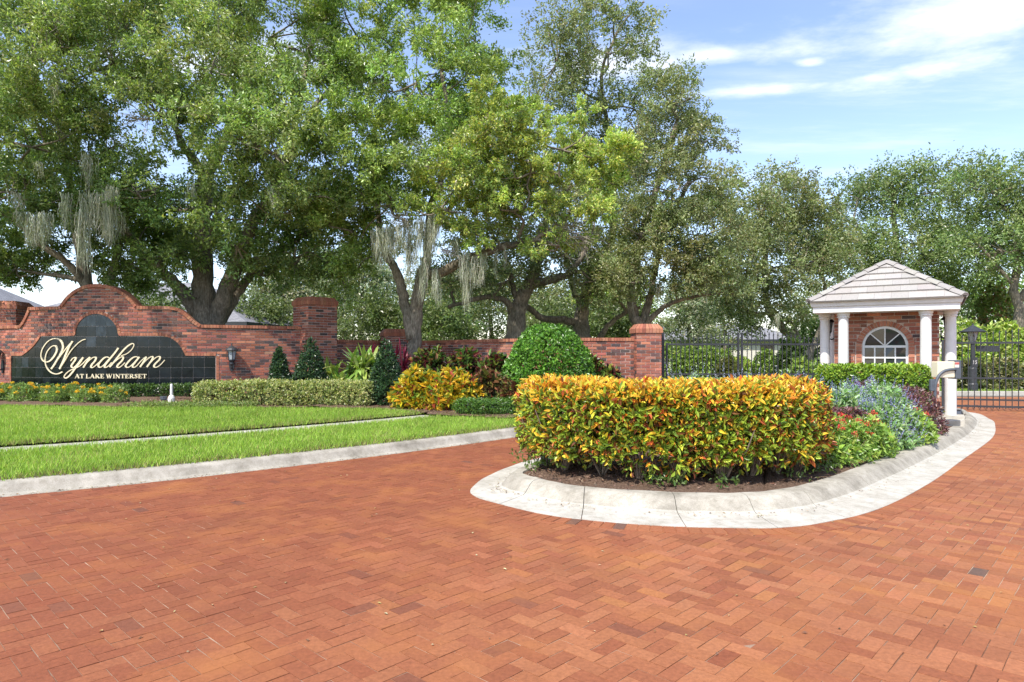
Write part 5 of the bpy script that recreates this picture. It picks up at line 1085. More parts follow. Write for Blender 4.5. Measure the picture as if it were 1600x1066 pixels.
cone_shrub(603, 532, 627, 16.4, 0.48, 'dark conical shrub standing apart beside the yellow crotons')
def strap_plant(name, label, cat, c, n, L, W, cols, w, lo=15, hi=85, z=None, grp=None, droop=0.55):
    z = tz(c[0], c[1]) if z is None else z; t = thing(name, (c[0], c[1], z), label, cat, grp); P = np.tile(np.array([c[0], c[1], z]), (n, 1)) + rng.normal(0, 0.10, (n, 3)) * (1, 1, 0.3); ph = rng.uniform(0, 6.283, n); th = np.radians(rng.uniform(lo, hi, n))
    D0 = np.stack([np.cos(ph) * np.sin(th), np.sin(ph) * np.sin(th), np.cos(th)], 1); LL = L * rng.uniform(0.6, 1.15, n); S = unit(np.cross(D0, (0, 0, 1.0))); V = []; F = []; C = []; cols_ = pick(cols, n, w, 0.15); m = 6
    for i in range(n):
        o_ = len(V)
        for j in range(m):
            f = j / (m - 1); p = P[i] + D0[i] * LL[i] * f; p = p + np.array([0, 0, -1.0]) * LL[i] * droop * f * f * math.sin(th[i]); wd = W * (0.35 + 1.3 * f) * (1 - f) ** 0.6 if f < 1 else 0.002; V += [p - S[i] * wd, p + S[i] * wd]
        for j in range(m - 1): F.append((o_ + 2 * j, o_ + 2 * j + 1, o_ + 2 * j + 3, o_ + 2 * j + 2)); C.append(cols_[i])
    mesh_obj('leaves', np.array(V), F, M_waxleaf, t, np.array(C), True); return t
for i, (px, py, Y) in enumerate(((535, 610, 17.4), (560, 603, 17.7), (578, 600, 18.0), (520, 607, 18.2))):
    p = at(px, py, Y); strap_plant('shell_ginger', ('strap-leaved yellow striped plant nearest the tall pillar', 'tallest strap-leaved striped plant in the clump', 'strap-leaved striped plant beside the lone dark cone', 'thin strap-leaved plant at the pillar foot')[i], 'plant', (p.x, p.y), (90, 120, 110, 50)[i], (0.75, 0.95, 0.95, 0.8)[i], 0.07, [(0.28, 0.38, 0.08), (0.15, 0.26, 0.05), (0.42, 0.46, 0.16)], [0.4, 0.4, 0.2], 15, 95, grp='strap-leaved clump by the tall pillar', droop=0.6, z=tz(p.x, p.y) + (0.3, 0.7, 0.75, 0.5)[i])
for i, (px, Y) in enumerate(((592, 20.2), (612, 20.0), (632, 19.6))):
    p = at(px, 590, Y); strap_plant('cordyline', ('crimson cordyline behind the lone dark cone', 'crimson cordyline over the tip of the lone cone', 'dark crimson cordyline at the mossy tree foot')[i], 'plant', (p.x, p.y), 46, 0.9, 0.045, [(0.25, 0.02, 0.05), (0.36, 0.04, 0.08), (0.12, 0.02, 0.035)], [0.4, 0.3, 0.3], 5, 80, z=tz(p.x, p.y) + 0.75, grp='crimson cordylines', droop=0.4)
def croton(px0, px1, pyt, Y, depth, label, cols, w, tips=520, L=0.17, z1=None):
    x0, x1 = at(px0, 600, Y), at(px1, 600, Y); c = (x0 + x1) / 2; z0 = tz(c.x, c.y); h = at(px0, pyt, Y).z - z0 - 0.10
    return mound('croton_shrub', label, 'shrub', 'crotons before the curved wall', (c.x, c.y), (x1.x - x0.x) / 2, depth, h, tips, 6, L, L * 0.36, flat(cols, w), z0=z0, shape='long', mat=M_waxleaf, bump_=0.09)
YC = ([(0.55, 0.42, 0.03), (0.62, 0.36, 0.03), (0.28, 0.34, 0.04), (0.12, 0.19, 0.03), (0.28, 0.06, 0.03), (0.66, 0.50, 0.06)], [0.27, 0.2, 0.2, 0.13, 0.08, 0.12])
DC = ([(0.06, 0.12, 0.025), (0.13, 0.20, 0.035), (0.13, 0.03, 0.03), (0.05, 0.02, 0.02), (0.30, 0.30, 0.06), (0.28, 0.12, 0.05)], [0.28, 0.22, 0.2, 0.14, 0.1, 0.06])
croton(620, 692, 575, 15.7, 0.42, 'yellow and green croton bush beside the lone dark cone', *YC); croton(664, 750, 577, 15.55, 0.45, 'golden yellow croton bush at the bed tip', *YC)
croton(636, 704, 543, 17.2, 0.5, 'dark green croton at the mossy tree foot', *DC); croton(694, 756, 541, 17.3, 0.5, 'tall green croton behind the golden croton', *DC); croton(744, 806, 552, 17.0, 0.5, 'dark mottled croton beside the round green bush', *DC)
croton(738, 782, 582, 15.9, 0.4, 'low red-brown croton right of the golden croton', [(0.26, 0.12, 0.06), (0.14, 0.05, 0.03), (0.22, 0.22, 0.06), (0.07, 0.08, 0.03)], None); croton(772, 822, 588, 15.9, 0.4, 'low red-brown croton half hidden by the island hedge', [(0.26, 0.12, 0.06), (0.14, 0.05, 0.03), (0.22, 0.22, 0.06), (0.07, 0.08, 0.03)], None)
croton(915, 945, 560, 16.9, 0.3, 'dark croton peeping out behind the round bush', *DC); croton(938, 972, 578, 16.8, 0.3, 'small croton against the wall before the gate pillar', *DC)
# round clipped bush
c = at(858, 600, 16.4); z0 = tz(c.x, c.y); rb = 67 / FPX * 16.4; ht = at(858, 513, 16.4).z - z0
t = thing('round_bush', (c.x, c.y, z0), 'large round clipped bright green bush before the curved wall', 'shrub'); b = np.array([rb, rb, ht * 0.6]); zc_ = ht * 0.42
def sdf(p): q = (p - (0, 0, zc_)) / b; return (np.linalg.norm(q, axis=1) - 1) * rb * 0.85 + 0.10 * lump(p, 77, 4)
Q, Nn = surface_pts(sdf, (-rb - .1, -rb - .1, -0.05), (rb + .1, rb + .1, ht + .1), 5200, 0.06, lambda q: q[:, 2] > 0.05)
P2, D, NN, LL, W_ = rosettes(Q + np.array([c.x, c.y, z0]), Nn, 5, 0.075, 0.038); foliage('foliage', [leaves_geo(P2, D, NN, LL, W_) + (pick([(0.09, 0.22, 0.025), (0.13, 0.29, 0.03), (0.05, 0.13, 0.02), (0.18, 0.36, 0.05)], len(P2), [0.36, 0.3, 0.2, 0.14], 0.16),)], t, M_waxleaf)
MB().tube([(c.x, c.y, z0 - 0.05), (c.x, c.y, z0 + ht * 0.6)], [0.06, 0.03], 6).build('trunk', M_stem, t)
bl = Line2([at(712, 640, 14.6).xy[:], at(745, 640, 14.5).xy[:], at(790, 640, 14.6).xy[:], at(850, 640, 15.0).xy[:], at(930, 640, 16.4).xy[:]])
t = thing('border_hedge', (-0.5, 14.5, 0.3), 'very low bright green border hedge before the round bush', 'hedge')
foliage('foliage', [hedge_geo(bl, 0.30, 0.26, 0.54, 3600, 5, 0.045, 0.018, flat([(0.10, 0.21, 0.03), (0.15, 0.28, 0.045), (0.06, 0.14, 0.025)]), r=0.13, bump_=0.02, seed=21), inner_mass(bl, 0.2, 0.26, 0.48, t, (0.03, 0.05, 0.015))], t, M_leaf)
YEL = [(0.72, 0.50, 0.03), (0.75, 0.38, 0.03), (0.80, 0.60, 0.08)]
for i, px in enumerate((-14, 10, 36, 62, 86, 110, 135, 158, 180)):
    p = at(px, 640, 15.9 + 0.25 * (i % 2)); mound('marigold_plant', ('first', 'second', 'third', 'fourth', 'fifth', 'sixth', 'seventh', 'eighth', 'last')[i] + ' marigold from the picture edge in the row before the sign', 'flowers', 'marigolds before the sign', (p.x, p.y), 0.26, 0.26, 0.30 + 0.05 * (i % 3), 240, 5, 0.06, 0.02, flat([(0.22, 0.33, 0.09), (0.30, 0.41, 0.12), (0.15, 0.23, 0.06)]), head_flowers(8, YEL, 0.035, 10, 0.03), z0=tz(p.x, p.y))
gc = Line2([at(200, 640, 15.2).xy[:], at(260, 640, 15.2).xy[:], at(330, 640, 15.3).xy[:], at(400, 640, 15.5).xy[:]])
t = thing('ground_cover', (-8, 15.3, 0.3), 'thin strip of pale low ground cover beside the marigolds', 'plants')
foliage('foliage', [hedge_geo(gc, 0.28, 0.24, 0.40, 2000, 5, 0.06, 0.016, flat([(0.24, 0.32, 0.09), (0.14, 0.22, 0.05), (0.36, 0.40, 0.16)]), r=0.08, bump_=0.02, seed=31)], t, M_leaf)

# ---- hedges and bushes seen through and over the gates
def far_bush(name, label, px0, px1, pyt, pyb, Y, cols, w=None, tips=560, L=0.19, depth=1.2, cat='bush', grp='bushes beyond the gates', up=0.12):
    x0, x1 = at(px0, pyb, Y), at(px1, pyb, Y); c = (x0 + x1) / 2; z0 = up; h = at(px0, pyt, Y).z - z0; return mound(name, label, cat, grp, (c.x, c.y), (x1.x - x0.x) / 2, depth, h, tips, 5, L, L * 0.45, flat(cols, w), z0=z0, bump_=0.18)
FG = [(0.17, 0.27, 0.05), (0.25, 0.36, 0.07), (0.10, 0.17, 0.03), (0.34, 0.44, 0.10)]; FY = [(0.30, 0.42, 0.07), (0.40, 0.51, 0.10), (0.18, 0.28, 0.05), (0.48, 0.52, 0.16)]
for i, (a, b_, t_p, Y) in enumerate(((1026, 1072, 540, 41), (1056, 1100, 545, 41.5), (1084, 1128, 543, 41), (1108, 1150, 548, 42))): far_bush('leafy_bush', ('leafy green bush behind the gate post', 'leafy green bush, second from the gate post', 'leafy green bush, third from the gate post', 'leafy green bush behind the meeting gate leaves')[i], a, b_, t_p, 577, Y, FG)
far_bush('low_bush', 'low rounded olive bush on the lawn behind the gate leaves', 1122, 1156, 563, 580, 39, [(0.10, 0.12, 0.03), (0.16, 0.17, 0.04)]); far_bush('low_bush', 'low yellow bush behind the meeting gate leaves', 1146, 1172, 561, 578, 40, FY)
far_bush('leafy_bush', 'squared green bush right of the meeting gate leaves', 1176, 1216, 550, 578, 39, FG); far_bush('leafy_bush', 'dark tall bush left of the guardhouse columns', 1216, 1262, 535, 585, 27, [(0.05, 0.09, 0.02), (0.09, 0.15, 0.03)]); far_bush('leafy_bush', 'green bush under the leaning limb by the guardhouse', 1222, 1300, 566, 590, 25.6, FG)
far_bush('flowering_bush', 'big pale green shrub beside the guardhouse corner', 1215, 1330, 500, 575, 34, [(0.14, 0.22, 0.05), (0.20, 0.29, 0.07), (0.09, 0.15, 0.03)], tips=1000, L=0.2)
for i, (a, b_, t_p, Y) in enumerate(((1486, 1530, 510, 28.2), (1515, 1570, 516, 28.6), (1545, 1600, 508, 28.4), (1580, 1660, 510, 28.6))): far_bush('bright_bush', ('yellow-green bush behind the numbered lamp post', 'yellow-green bush right of the numbered lamp post', 'yellow-green bush left of the dark trunk', 'yellow-green bush right of the dark trunk')[i], a, b_, t_p, 580, Y, FY, tips=900)
for i, (a, b_, t_p, Y) in enumerate(((1495, 1545, 564, 26.6), (1540, 1600, 562, 26.6), (1590, 1660, 566, 26.8))): far_bush('variegated_bush', ('low speckled bush under the numbered lamp post', 'low speckled bush before the dark trunk', 'low speckled bush at the picture edge')[i], a, b_, t_p, 585, Y, [(0.20, 0.22, 0.08), (0.08, 0.11, 0.03), (0.34, 0.32, 0.14)], tips=700, L=0.14, depth=0.8)
far_bush('crepe_myrtle', 'tall loose shrub with reddish tips behind the numbered lamp post', 1520, 1590, 440, 560, 36, [(0.16, 0.22, 0.06), (0.24, 0.28, 0.09), (0.34, 0.15, 0.11)], [0.5, 0.35, 0.15], tips=1000, L=0.22)

# ================================================================ TREES
def limb_px(pts, Y, r0, r1, dY=None):
    """a limb traced over the photo at depth Y (dY: how much deeper or nearer each point stands)"""
    P = []
    for i, (x, y) in enumerate(pts): P.append(tuple(at(x, y, Y + (dY[i] if dY else 0))))
    return P, r0, r1
def crown_geo(blobs, leaves, L, W, cols, w, lobe=(0.45, 0.95), dens=1.0, jit=0.16, up=0.55, shell=0.5, flatz=0.72):
    """leafy sprays: lobes fill each blob's outer part, twigs fan out of each lobe, leaves sit along the twigs"""
    vol = np.array([b[3] * b[4] * b[5] for b in blobs]); lobes = []
    for (cx_, cy_, cz_, rx, ry, rz), v in zip(blobs, vol):
        n = max(5, int(dens * (rx * ry * rz) ** 0.72 * 11)); d = unit(rng.normal(0, 1, (n, 3))); r_ = (shell + (1 - shell) * rng.random(n)) ** 0.8
        c = np.array([cx_, cy_, cz_]) + d * r_[:, None] * np.array([rx, ry, rz]); lobes.append(np.c_[c, rng.uniform(*lobe, n)])
    lobes = np.concatenate(lobes); share = lobes[:, 3] ** 2; share /= share.sum(); cnt = np.maximum(6, (share * leaves).astype(int)); tint = rng.normal(1, jit * 0.8, len(lobes)); hue = rng.normal(0, 0.05, len(lobes))
    idx = np.repeat(np.arange(len(lobes)), cnt); n = len(idx); tw = 9
    seedv = unit(rng.normal(0, 1, (len(lobes), tw, 3)) + np.array([0, 0, 0.15])); k = rng.integers(0, tw, n); td = seedv[idx, k]; t = rng.uniform(0.25, 1.0, n) ** 0.7; R_ = lobes[idx, 3]
    P = lobes[idx, :3] + td * (t * R_)[:, None] * np.array([1, 1, flatz]) + rng.normal(0, 0.11, (n, 3)) * R_[:, None]
    D = unit(td * 0.7 + rng.normal(0, 0.7, (n, 3))); Nn = unit(rng.normal(0, 0.7, (n, 3)) + np.array([0, 0, up]) + td * 0.3); s = rng.uniform(0.7, 1.25, n)
    C = pick(cols, n, w, jit) * np.clip(tint[idx], 0.6, 1.5)[:, None]; C[:, 0] *= 1 + hue[idx]; return leaves_geo(P, D, Nn, L * s, W * s) + (np.clip(C, 0.002, 0.9),), lobes
def moss_clump(px, py, Y, wpx, lpx, n=70, tree=None):
    """Spanish moss: grey strands hanging from a limb"""
    c = at(px, py, Y); sc2 = Y / FPX; ww = wpx * sc2; ll = lpx * sc2 * 1.25; V = []; F = []; C = []; nb = max(3, int(wpx / 7)); bx_ = rng.uniform(-0.5, 0.5, nb) * ww; bl_ = rng.uniform(0.4, 1.0, nb)
    n = int(n * 3.2)
    for i in range(n):
        b_ = rng.integers(nb); top = rng.random() ** 1.6 * 0.75; LB = ll * bl_[b_]; f0 = top; x0 = bx_[b_] * (1 - 0.25 * f0) + rng.normal(0, ww * 0.09 * (1 - f0) + 0.012); y0 = rng.normal(0, 0.10 * (1 - f0) + 0.02); L_ = LB * (1 - top) * rng.uniform(0.35, 1.0); wd = rng.uniform(0.004, 0.011); o_ = len(V); m = 7; sw = rng.normal(0, 0.022, (m, 2)).cumsum(0); a = rng.uniform(0, 3.14)
        for j in range(m):
            f = j / (m - 1); p = np.array([c.x + x0 + sw[j, 0], c.y + y0 + sw[j, 1], c.z - LB * top - L_ * f]); q_ = np.array([math.cos(a), math.sin(a), 0]) * wd * (1.15 - f); V += [p - q_, p + q_]
        col = pick([(0.40, 0.42, 0.31), (0.31, 0.33, 0.25), (0.50, 0.50, 0.40)], 1, None, 0.12)[0]
        for j in range(m - 1): F.append((o_ + 2 * j, o_ + 2 * j + 1, o_ + 2 * j + 3, o_ + 2 * j + 2)); C.append(col)
    return mesh_obj('moss_beard', np.array(V), F, M_moss, tree, np.array(C))
def twigs(px, py, Y, dirpx, n, spread, tree, length=1.2, name='bare_twigs'):
    """a spray of dead grey twigs"""
    c = np.array(at(px, py, Y)); mb = MB(); d0 = np.array([dirpx[0], 0.0, -dirpx[1]], float); d0 /= np.linalg.norm(d0)
    for i in range(n):
        d = unit(d0 + rng.normal(0, spread, 3)); L_ = length * rng.uniform(0.5, 1.1); p = [c + rng.normal(0, 0.05, 3)]
        for j in range(4): d = unit(d + rng.normal(0, 0.22, 3)); p.append(p[-1] + d * L_ / 4)
        mb.tube(p, [0.012, 0.010, 0.007, 0.005, 0.003], 3, cap=False)
        for _ in range(3):
            k = rng.integers(1, 4); q_ = [p[k]]; e = unit(d + rng.normal(0, 0.8, 3))
            for j in range(2): e = unit(e + rng.normal(0, 0.25, 3)); q_.append(q_[-1] + e * L_ * 0.16)
            mb.tube(q_, [0.006, 0.004, 0.002], 3, cap=False)
    return mb.build(name, M_deadwood, tree)
def tree(name, label, base, limbs, crowns, group='trees behind the walls', branch=True, sides=10, flare=1.5):
    t = thing(name, base, label, 'tree', group); tr = MB(); nodes = []
    for i, (P, r0, r1) in enumerate(limbs):
        q = spline(P, 5); m = len(q); f = np.linspace(0, 1, m); r_ = r0 + (r1 - r0) * f ** 0.8
        if i == 0: r_ = r_ * (1 + (flare - 1) * np.exp(-f * 9))
        r_ = r_ * (1 + 0.05 * np.sin(np.arange(m) * 1.7 + i)); q = q + rng.normal(0, 0.02, q.shape) * (f > 0.1)[:, None]
        tr.tube(q, r_, sides); nodes += [(p, rr) for p, rr in zip(q[m // 3:], r_[m // 3:])]
    for cr in crowns:
        if not branch: break
        for b in cr['blobs']:
            c = np.array(b[:3]); NP = np.array([p for p, _ in nodes]); NR = np.array([r for _, r in nodes]); d = np.linalg.norm(NP - c, axis=1) + 0.9 * np.maximum(NP[:, 2] - c[2] + 0.3, 0); k = d.argmin(); p0 = NP[k]; L_ = np.linalg.norm(c - p0)
            if L_ < 0.5: continue
            q = spline([p0, p0 + (c - p0) * 0.33 + rng.normal(0, 0.07 * L_, 3), p0 + (c - p0) * 0.66 + rng.normal(0, 0.07 * L_, 3), c], 5); r_ = np.linspace(min(NR[k] * 0.8, 0.05 + 0.02 * L_), 0.03, len(q)); tr.tube(q, r_, 7); nodes += [(p, rr) for p, rr in zip(q[3:], r_[3:])]
            e = unit(rng.normal(0, 1, (4, 3))) * np.array(b[3:]) * 0.6
            for v in e:
                q = spline([c, c + v * 0.5 + rng.normal(0, 0.1, 3), c + v], 4); r_ = np.linspace(0.035, 0.015, len(q)); tr.tube(q, r_, 5, cap=False); nodes += [(p, rr) for p, rr in zip(q[2:], r_[2:])]
    tr.build('trunk', M_bark, t, True)
    NP = np.array([p for p, _ in nodes]); NR = np.array([r for _, r in nodes]); first = True
    for cr in crowns:
        cr = dict(cr); nm = cr.pop('name', 'crown'); mat = cr.pop('mat', M_leaf); geo, lobes = crown_geo(**cr); foliage(nm, [geo], t, mat)
        if branch:
            bm_ = MB()
            for c in lobes[:, :3]:
                d = np.linalg.norm(NP - c, axis=1) + 0.8 * np.maximum(NP[:, 2] - c[2], 0); k = d.argmin(); p0 = NP[k]; v = c - p0; L_ = np.linalg.norm(v)
                if L_ < 0.2: continue
                mid = p0 + v * 0.5 + rng.normal(0, 0.10 * L_, 3) + np.array([0, 0, 0.08 * L_]); r0 = min(NR[k] * 0.5, 0.018 + 0.012 * L_); bm_.tube([p0, (p0 + mid) / 2 + rng.normal(0, 0.03 * L_, 3), mid, (mid + c) / 2 + rng.normal(0, 0.04 * L_, 3), c], [r0, r0 * 0.85, r0 * 0.65, r0 * 0.45, 0.008], 5, cap=False)
            bm_.build('branches', M_bark, t, True, 'stuff')
    return t
def B(px, py, Y, rxp, rzp, ry):
    """a crown blob centred where the photo shows it; radii in photo pixels across and up, metres in depth"""
    c = at(px, py, Y); return (c.x, c.y, c.z, rxp / FPX * Y, ry, rzp / FPX * Y)
OAK = [(0.225, 0.31, 0.09), (0.31, 0.40, 0.125), (0.15, 0.22, 0.065), (0.42, 0.50, 0.19), (0.29, 0.31, 0.15)]; OW = [0.32, 0.27, 0.2, 0.13, 0.08]
LIVE = [(0.21, 0.255, 0.105), (0.28, 0.33, 0.145), (0.145, 0.185, 0.07), (0.38, 0.42, 0.21), (0.28, 0.25, 0.13)]; LW = [0.34, 0.28, 0.2, 0.12, 0.06]
YG = [(0.40, 0.50, 0.13), (0.52, 0.58, 0.15), (0.28, 0.39, 0.10), (0.60, 0.56, 0.14), (0.20, 0.29, 0.08), (0.34, 0.32, 0.20)]; YW = [0.28, 0.22, 0.22, 0.08, 0.14, 0.06]
GREY = [(0.33, 0.36, 0.24), (0.24, 0.29, 0.17), (0.42, 0.44, 0.31), (0.18, 0.23, 0.12)]

# laurel oak behind the sign wall
A_Y = 21.6
t = tree('laurel_oak', 'large forked oak rising behind the sign wall with light green crown', at(325, 545, A_Y),
  [limb_px([(325, 560), (322, 520), (318, 480), (316, 420), (316, 350), (318, 300), (322, 270)], A_Y, 0.42, 0.24), limb_px([(308, 490), (280, 450), (250, 420), (215, 385), (190, 350)], A_Y, 0.24, 0.09, [0, -.3, -.7, -1.1, -1.5]),
   limb_px([(335, 510), (352, 460), (375, 400), (392, 355), (410, 325), (430, 290)], A_Y, 0.30, 0.13, [0, -.2, -.5, -.8, -1.1, -1.5]), limb_px([(345, 500), (370, 460), (400, 420), (450, 385), (500, 350)], A_Y, 0.20, 0.07, [.2, .3, .6, .8, 1]),
   limb_px([(320, 275), (300, 245), (280, 215), (268, 170), (262, 110)], A_Y, 0.17, 0.06, [0, -.2, -.4, -.8, -1]), limb_px([(322, 275), (340, 250), (352, 215), (370, 150), (400, 80)], A_Y, 0.16, 0.06, [0, 0, -.3, -.6, -.8]),
   limb_px([(430, 290), (455, 220), (470, 150), (480, 90), (495, 30)], A_Y, 0.14, 0.05, [-1.5, -1.5, -1.3, -1, -1]), limb_px([(440, 280), (490, 170), (535, 130), (600, 95)], A_Y, 0.12, 0.04, [-1.5, -1, -.8, -.5])],
  [dict(blobs=[B(250, 70, 19.5, 150, 90, 3.2), B(420, 60, 20, 130, 80, 3), B(360, 190, 17.6, 110, 70, 2.0), B(440, 245, 17.2, 100, 75, 1.8), B(250, 180, 18.2, 95, 60, 2.0), B(470, 160, 17.8, 80, 60, 1.6), B(330, 110, 17.6, 110, 50, 1.6), B(500, 310, 18.5, 60, 40, 1.2), B(150, 110, 18, 120, 90, 2.6), B(330, -50, 20, 240, 70, 4)],
        leaves=105000, L=0.115, W=0.05, cols=OAK, w=OW, lobe=(0.40, 0.9), dens=0.62),
   dict(blobs=[B(430, 330, 18.6, 80, 42, 1.2), B(365, 290, 18.2, 60, 35, 1.0), B(470, 400, 20.5, 60, 40, 1.0), B(215, 300, 18.6, 70, 45, 1.1), B(265, 395, 20, 40, 30, 0.8), B(405, 430, 21, 40, 30, 0.8), B(335, 345, 18.6, 45, 38, 0.9), B(290, 425, 20.2, 36, 36, 0.7), B(370, 385, 19.5, 40, 34, 0.8), B(240, 330, 23, 140, 70, 2.2), B(440, 380, 23, 90, 60, 2), B(330, 360, 24, 120, 60, 1.8), B(480, 320, 21.5, 80, 70, 2)], leaves=54000, L=0.12, W=0.056, cols=OAK[:3], w=[0.35, 0.2, 0.45], lobe=(0.4, 0.8))], group='oaks behind the sign wall')
# dark oak at the left edge
Bt_Y = 20.8
t2 = tree('laurel_oak', 'dark stemmed oak at the picture edge with long moss beards', at(150, 545, Bt_Y),
  [limb_px([(145, 560), (140, 500), (135, 440), (122, 370), (110, 290), (95, 200), (80, 120)], Bt_Y, 0.24, 0.08), limb_px([(165, 545), (170, 480), (172, 440), (185, 390), (190, 330), (205, 260)], Bt_Y, 0.17, 0.06), limb_px([(135, 450), (110, 415), (70, 385), (30, 350), (-20, 320)], Bt_Y, 0.13, 0.05, [0, -.4, -.8, -1.2, -1.5])],
  [dict(blobs=[B(60, 90, 17.5, 120, 90, 2.6), B(50, 230, 17.6, 110, 70, 2.0), B(-60, 160, 19, 120, 150, 3), B(150, 250, 19.5, 90, 60, 2), B(40, -40, 19, 180, 70, 3.5)], leaves=72000, L=0.115, W=0.05, cols=OAK, w=OW, lobe=(0.4, 0.9), dens=0.62),
   dict(blobs=[B(110, 330, 18.6, 60, 40, 1.0), B(20, 300, 17.6, 80, 50, 1.2), B(25, 420, 20.5, 50, 35, 0.9), B(200, 410, 20.5, 45, 40, 0.9), B(170, 330, 19.5, 50, 40, 1), B(30, 330, 20, 90, 50, 1.8), B(70, 410, 22, 70, 45, 1.4), B(190, 370, 22.5, 90, 60, 1.6), B(230, 440, 24, 60, 35, 1.2), B(-60, 380, 20, 70, 70, 1.6)], leaves=42000, L=0.118, W=0.053, cols=OAK[:3], w=[0.35, 0.15, 0.5], lobe=(0.35, 0.7))], group='oaks behind the sign wall')
for a in ((150, 300, 17.6, 46, 70, 110), (133, 330, 17.6, 22, 110, 60), (55, 335, 17.3, 30, 48, 60), (75, 330, 17.3, 16, 60, 40), (168, 290, 17.6, 24, 85, 60), (38, 330, 17.3, 18, 35, 30), (85, 120, 17, 8, 45, 24), (138, 240, 17.5, 12, 60, 30), (25, 300, 17.2, 14, 40, 24), (190, 330, 18.2, 10, 40, 20), (100, 300, 17.4, 10, 60, 24), (60, 250, 16.8, 8, 30, 14)): moss_clump(*a, tree=t2)
for a in ((430, 290, 17, 12, 40, 24), (300, 285, 18, 8, 40, 20)): moss_clump(*a, tree=t)
twigs(235, 185, 17.4, (-1, 0.25), 16, 0.4, t, 1.0); twigs(110, 40, 17, (-1, 0.1), 18, 0.5, t2, 1.3); twigs(480, 70, 19, (0.3, 0.5), 12, 0.6, t, 1.0)
# moss-hung tree in front of the curved wall
C_Y = 20.3; mo = at(645, 575, C_Y); mo.z = tz(mo.x, mo.y)
t3 = tree('moss_oak', 'twin-stemmed oak hung with grey moss, standing before the curved wall', mo,
  [limb_px([(648, 590), (647, 550), (648, 510), (653, 470), (658, 440), (665, 420)], C_Y, 0.22, 0.19), limb_px([(645, 530), (634, 480), (625, 440), (615, 415), (600, 390), (590, 330), (600, 250)], C_Y, 0.20, 0.07), 
   limb_px([(660, 430), (690, 425), (730, 405), (770, 390), (800, 382), (825, 380), (850, 365), (890, 335)], C_Y, 0.18, 0.05, [0, -.2, -.5, -.8, -1, -1.2, -1.4, -1.6]), limb_px([(655, 450), (668, 400), (672, 330), (690, 280), (700, 200), (690, 110)], C_Y, 0.16, 0.06, [0, 0, -.3, -.5, -.5, -.3]), limb_px([(700, 330), (730, 290), (790, 240), (860, 210)], C_Y, 0.09, 0.03, [-.4, -.8, -1, -1.2])],
  [dict(blobs=[B(650, 130, 19.2, 120, 90, 2.6), B(730, 70, 20, 70, 80, 2.2), B(560, 60, 20.5, 80, 90, 2.4), B(640, 260, 18.8, 110, 60, 1.8), B(560, 300, 20, 60, 70, 1.6), B(590, 395, 20.0, 55, 30, 0.9), B(545, 360, 19.4, 50, 50, 1.1), B(610, 320, 18.6, 60, 40, 1.0), B(545, 210, 18.6, 60, 60, 1.3), B(520, 430, 21, 40, 35, 0.8), B(660, -50, 20.5, 140, 60, 3)], leaves=92000, L=0.115, W=0.05, cols=[(0.24, 0.34, 0.085), (0.33, 0.44, 0.115), (0.16, 0.24, 0.06), (0.43, 0.53, 0.17)], w=[0.36, 0.3, 0.2, 0.14], lobe=(0.4, 0.9), dens=0.62),
   dict(blobs=[B(880, 235, 18.2, 95, 65, 1.7), B(790, 200, 18.4, 60, 60, 1.4), B(690, 325, 18.0, 80, 26, 1.0), B(900, 315, 18.2, 60, 42, 1.1), B(800, 330, 18.3, 70, 34, 0.9), B(830, 270, 18.0, 80, 45, 1.1), B(720, 260, 18.0, 60, 45, 1.0), B(870, 385, 18.6, 50, 26, 0.8), B(950, 250, 18.6, 40, 50, 1.0), B(740, 365, 18.4, 50, 22, 0.7)], leaves=70000, L=0.10, W=0.042, cols=YG, w=YW, lobe=(0.3, 0.62), name='yellow_green_crown')], group='trees before and behind the curved wall')
for a in ((655, 345, 18.3, 42, 80, 130), (610, 355, 18.4, 40, 60, 90), (740, 400, 18.4, 26, 75, 90), (725, 395, 18.4, 20, 60, 50), (682, 420, 18.6, 10, 58, 40), (662, 400, 18.5, 10, 80, 40), (775, 390, 18.7, 6, 48, 14), (790, 385, 18.8, 5, 50, 12), (638, 380, 18.4, 10, 70, 36), (710, 370, 18.4, 22, 45, 50), (625, 350, 18.2, 36, 55, 80), (670, 335, 18.0, 30, 60, 80), (595, 360, 18.6, 20, 45, 40), (755, 395, 18.3, 12, 50, 36), (560, 300, 19.4, 10, 40, 20)): moss_clump(*a, tree=t3)
twigs(640, 345, 18.3, (-1, 0.15), 22, 0.45, t3, 1.0); twigs(860, 360, 18.5, (1, 0.2), 40, 0.5, t3, 1.3); twigs(850, 330, 18.4, (0.6, -0.8), 26, 0.6, t3, 1.2); twigs(800, 290, 18.6, (0.7, 0.4), 20, 0.7, t3, 1.0); twigs(690, 390, 18.3, (1, 0.4), 12, 0.4, t3, 0.7); twigs(900, 370, 18.6, (1, 0.8), 16, 0.5, t3, 0.9)
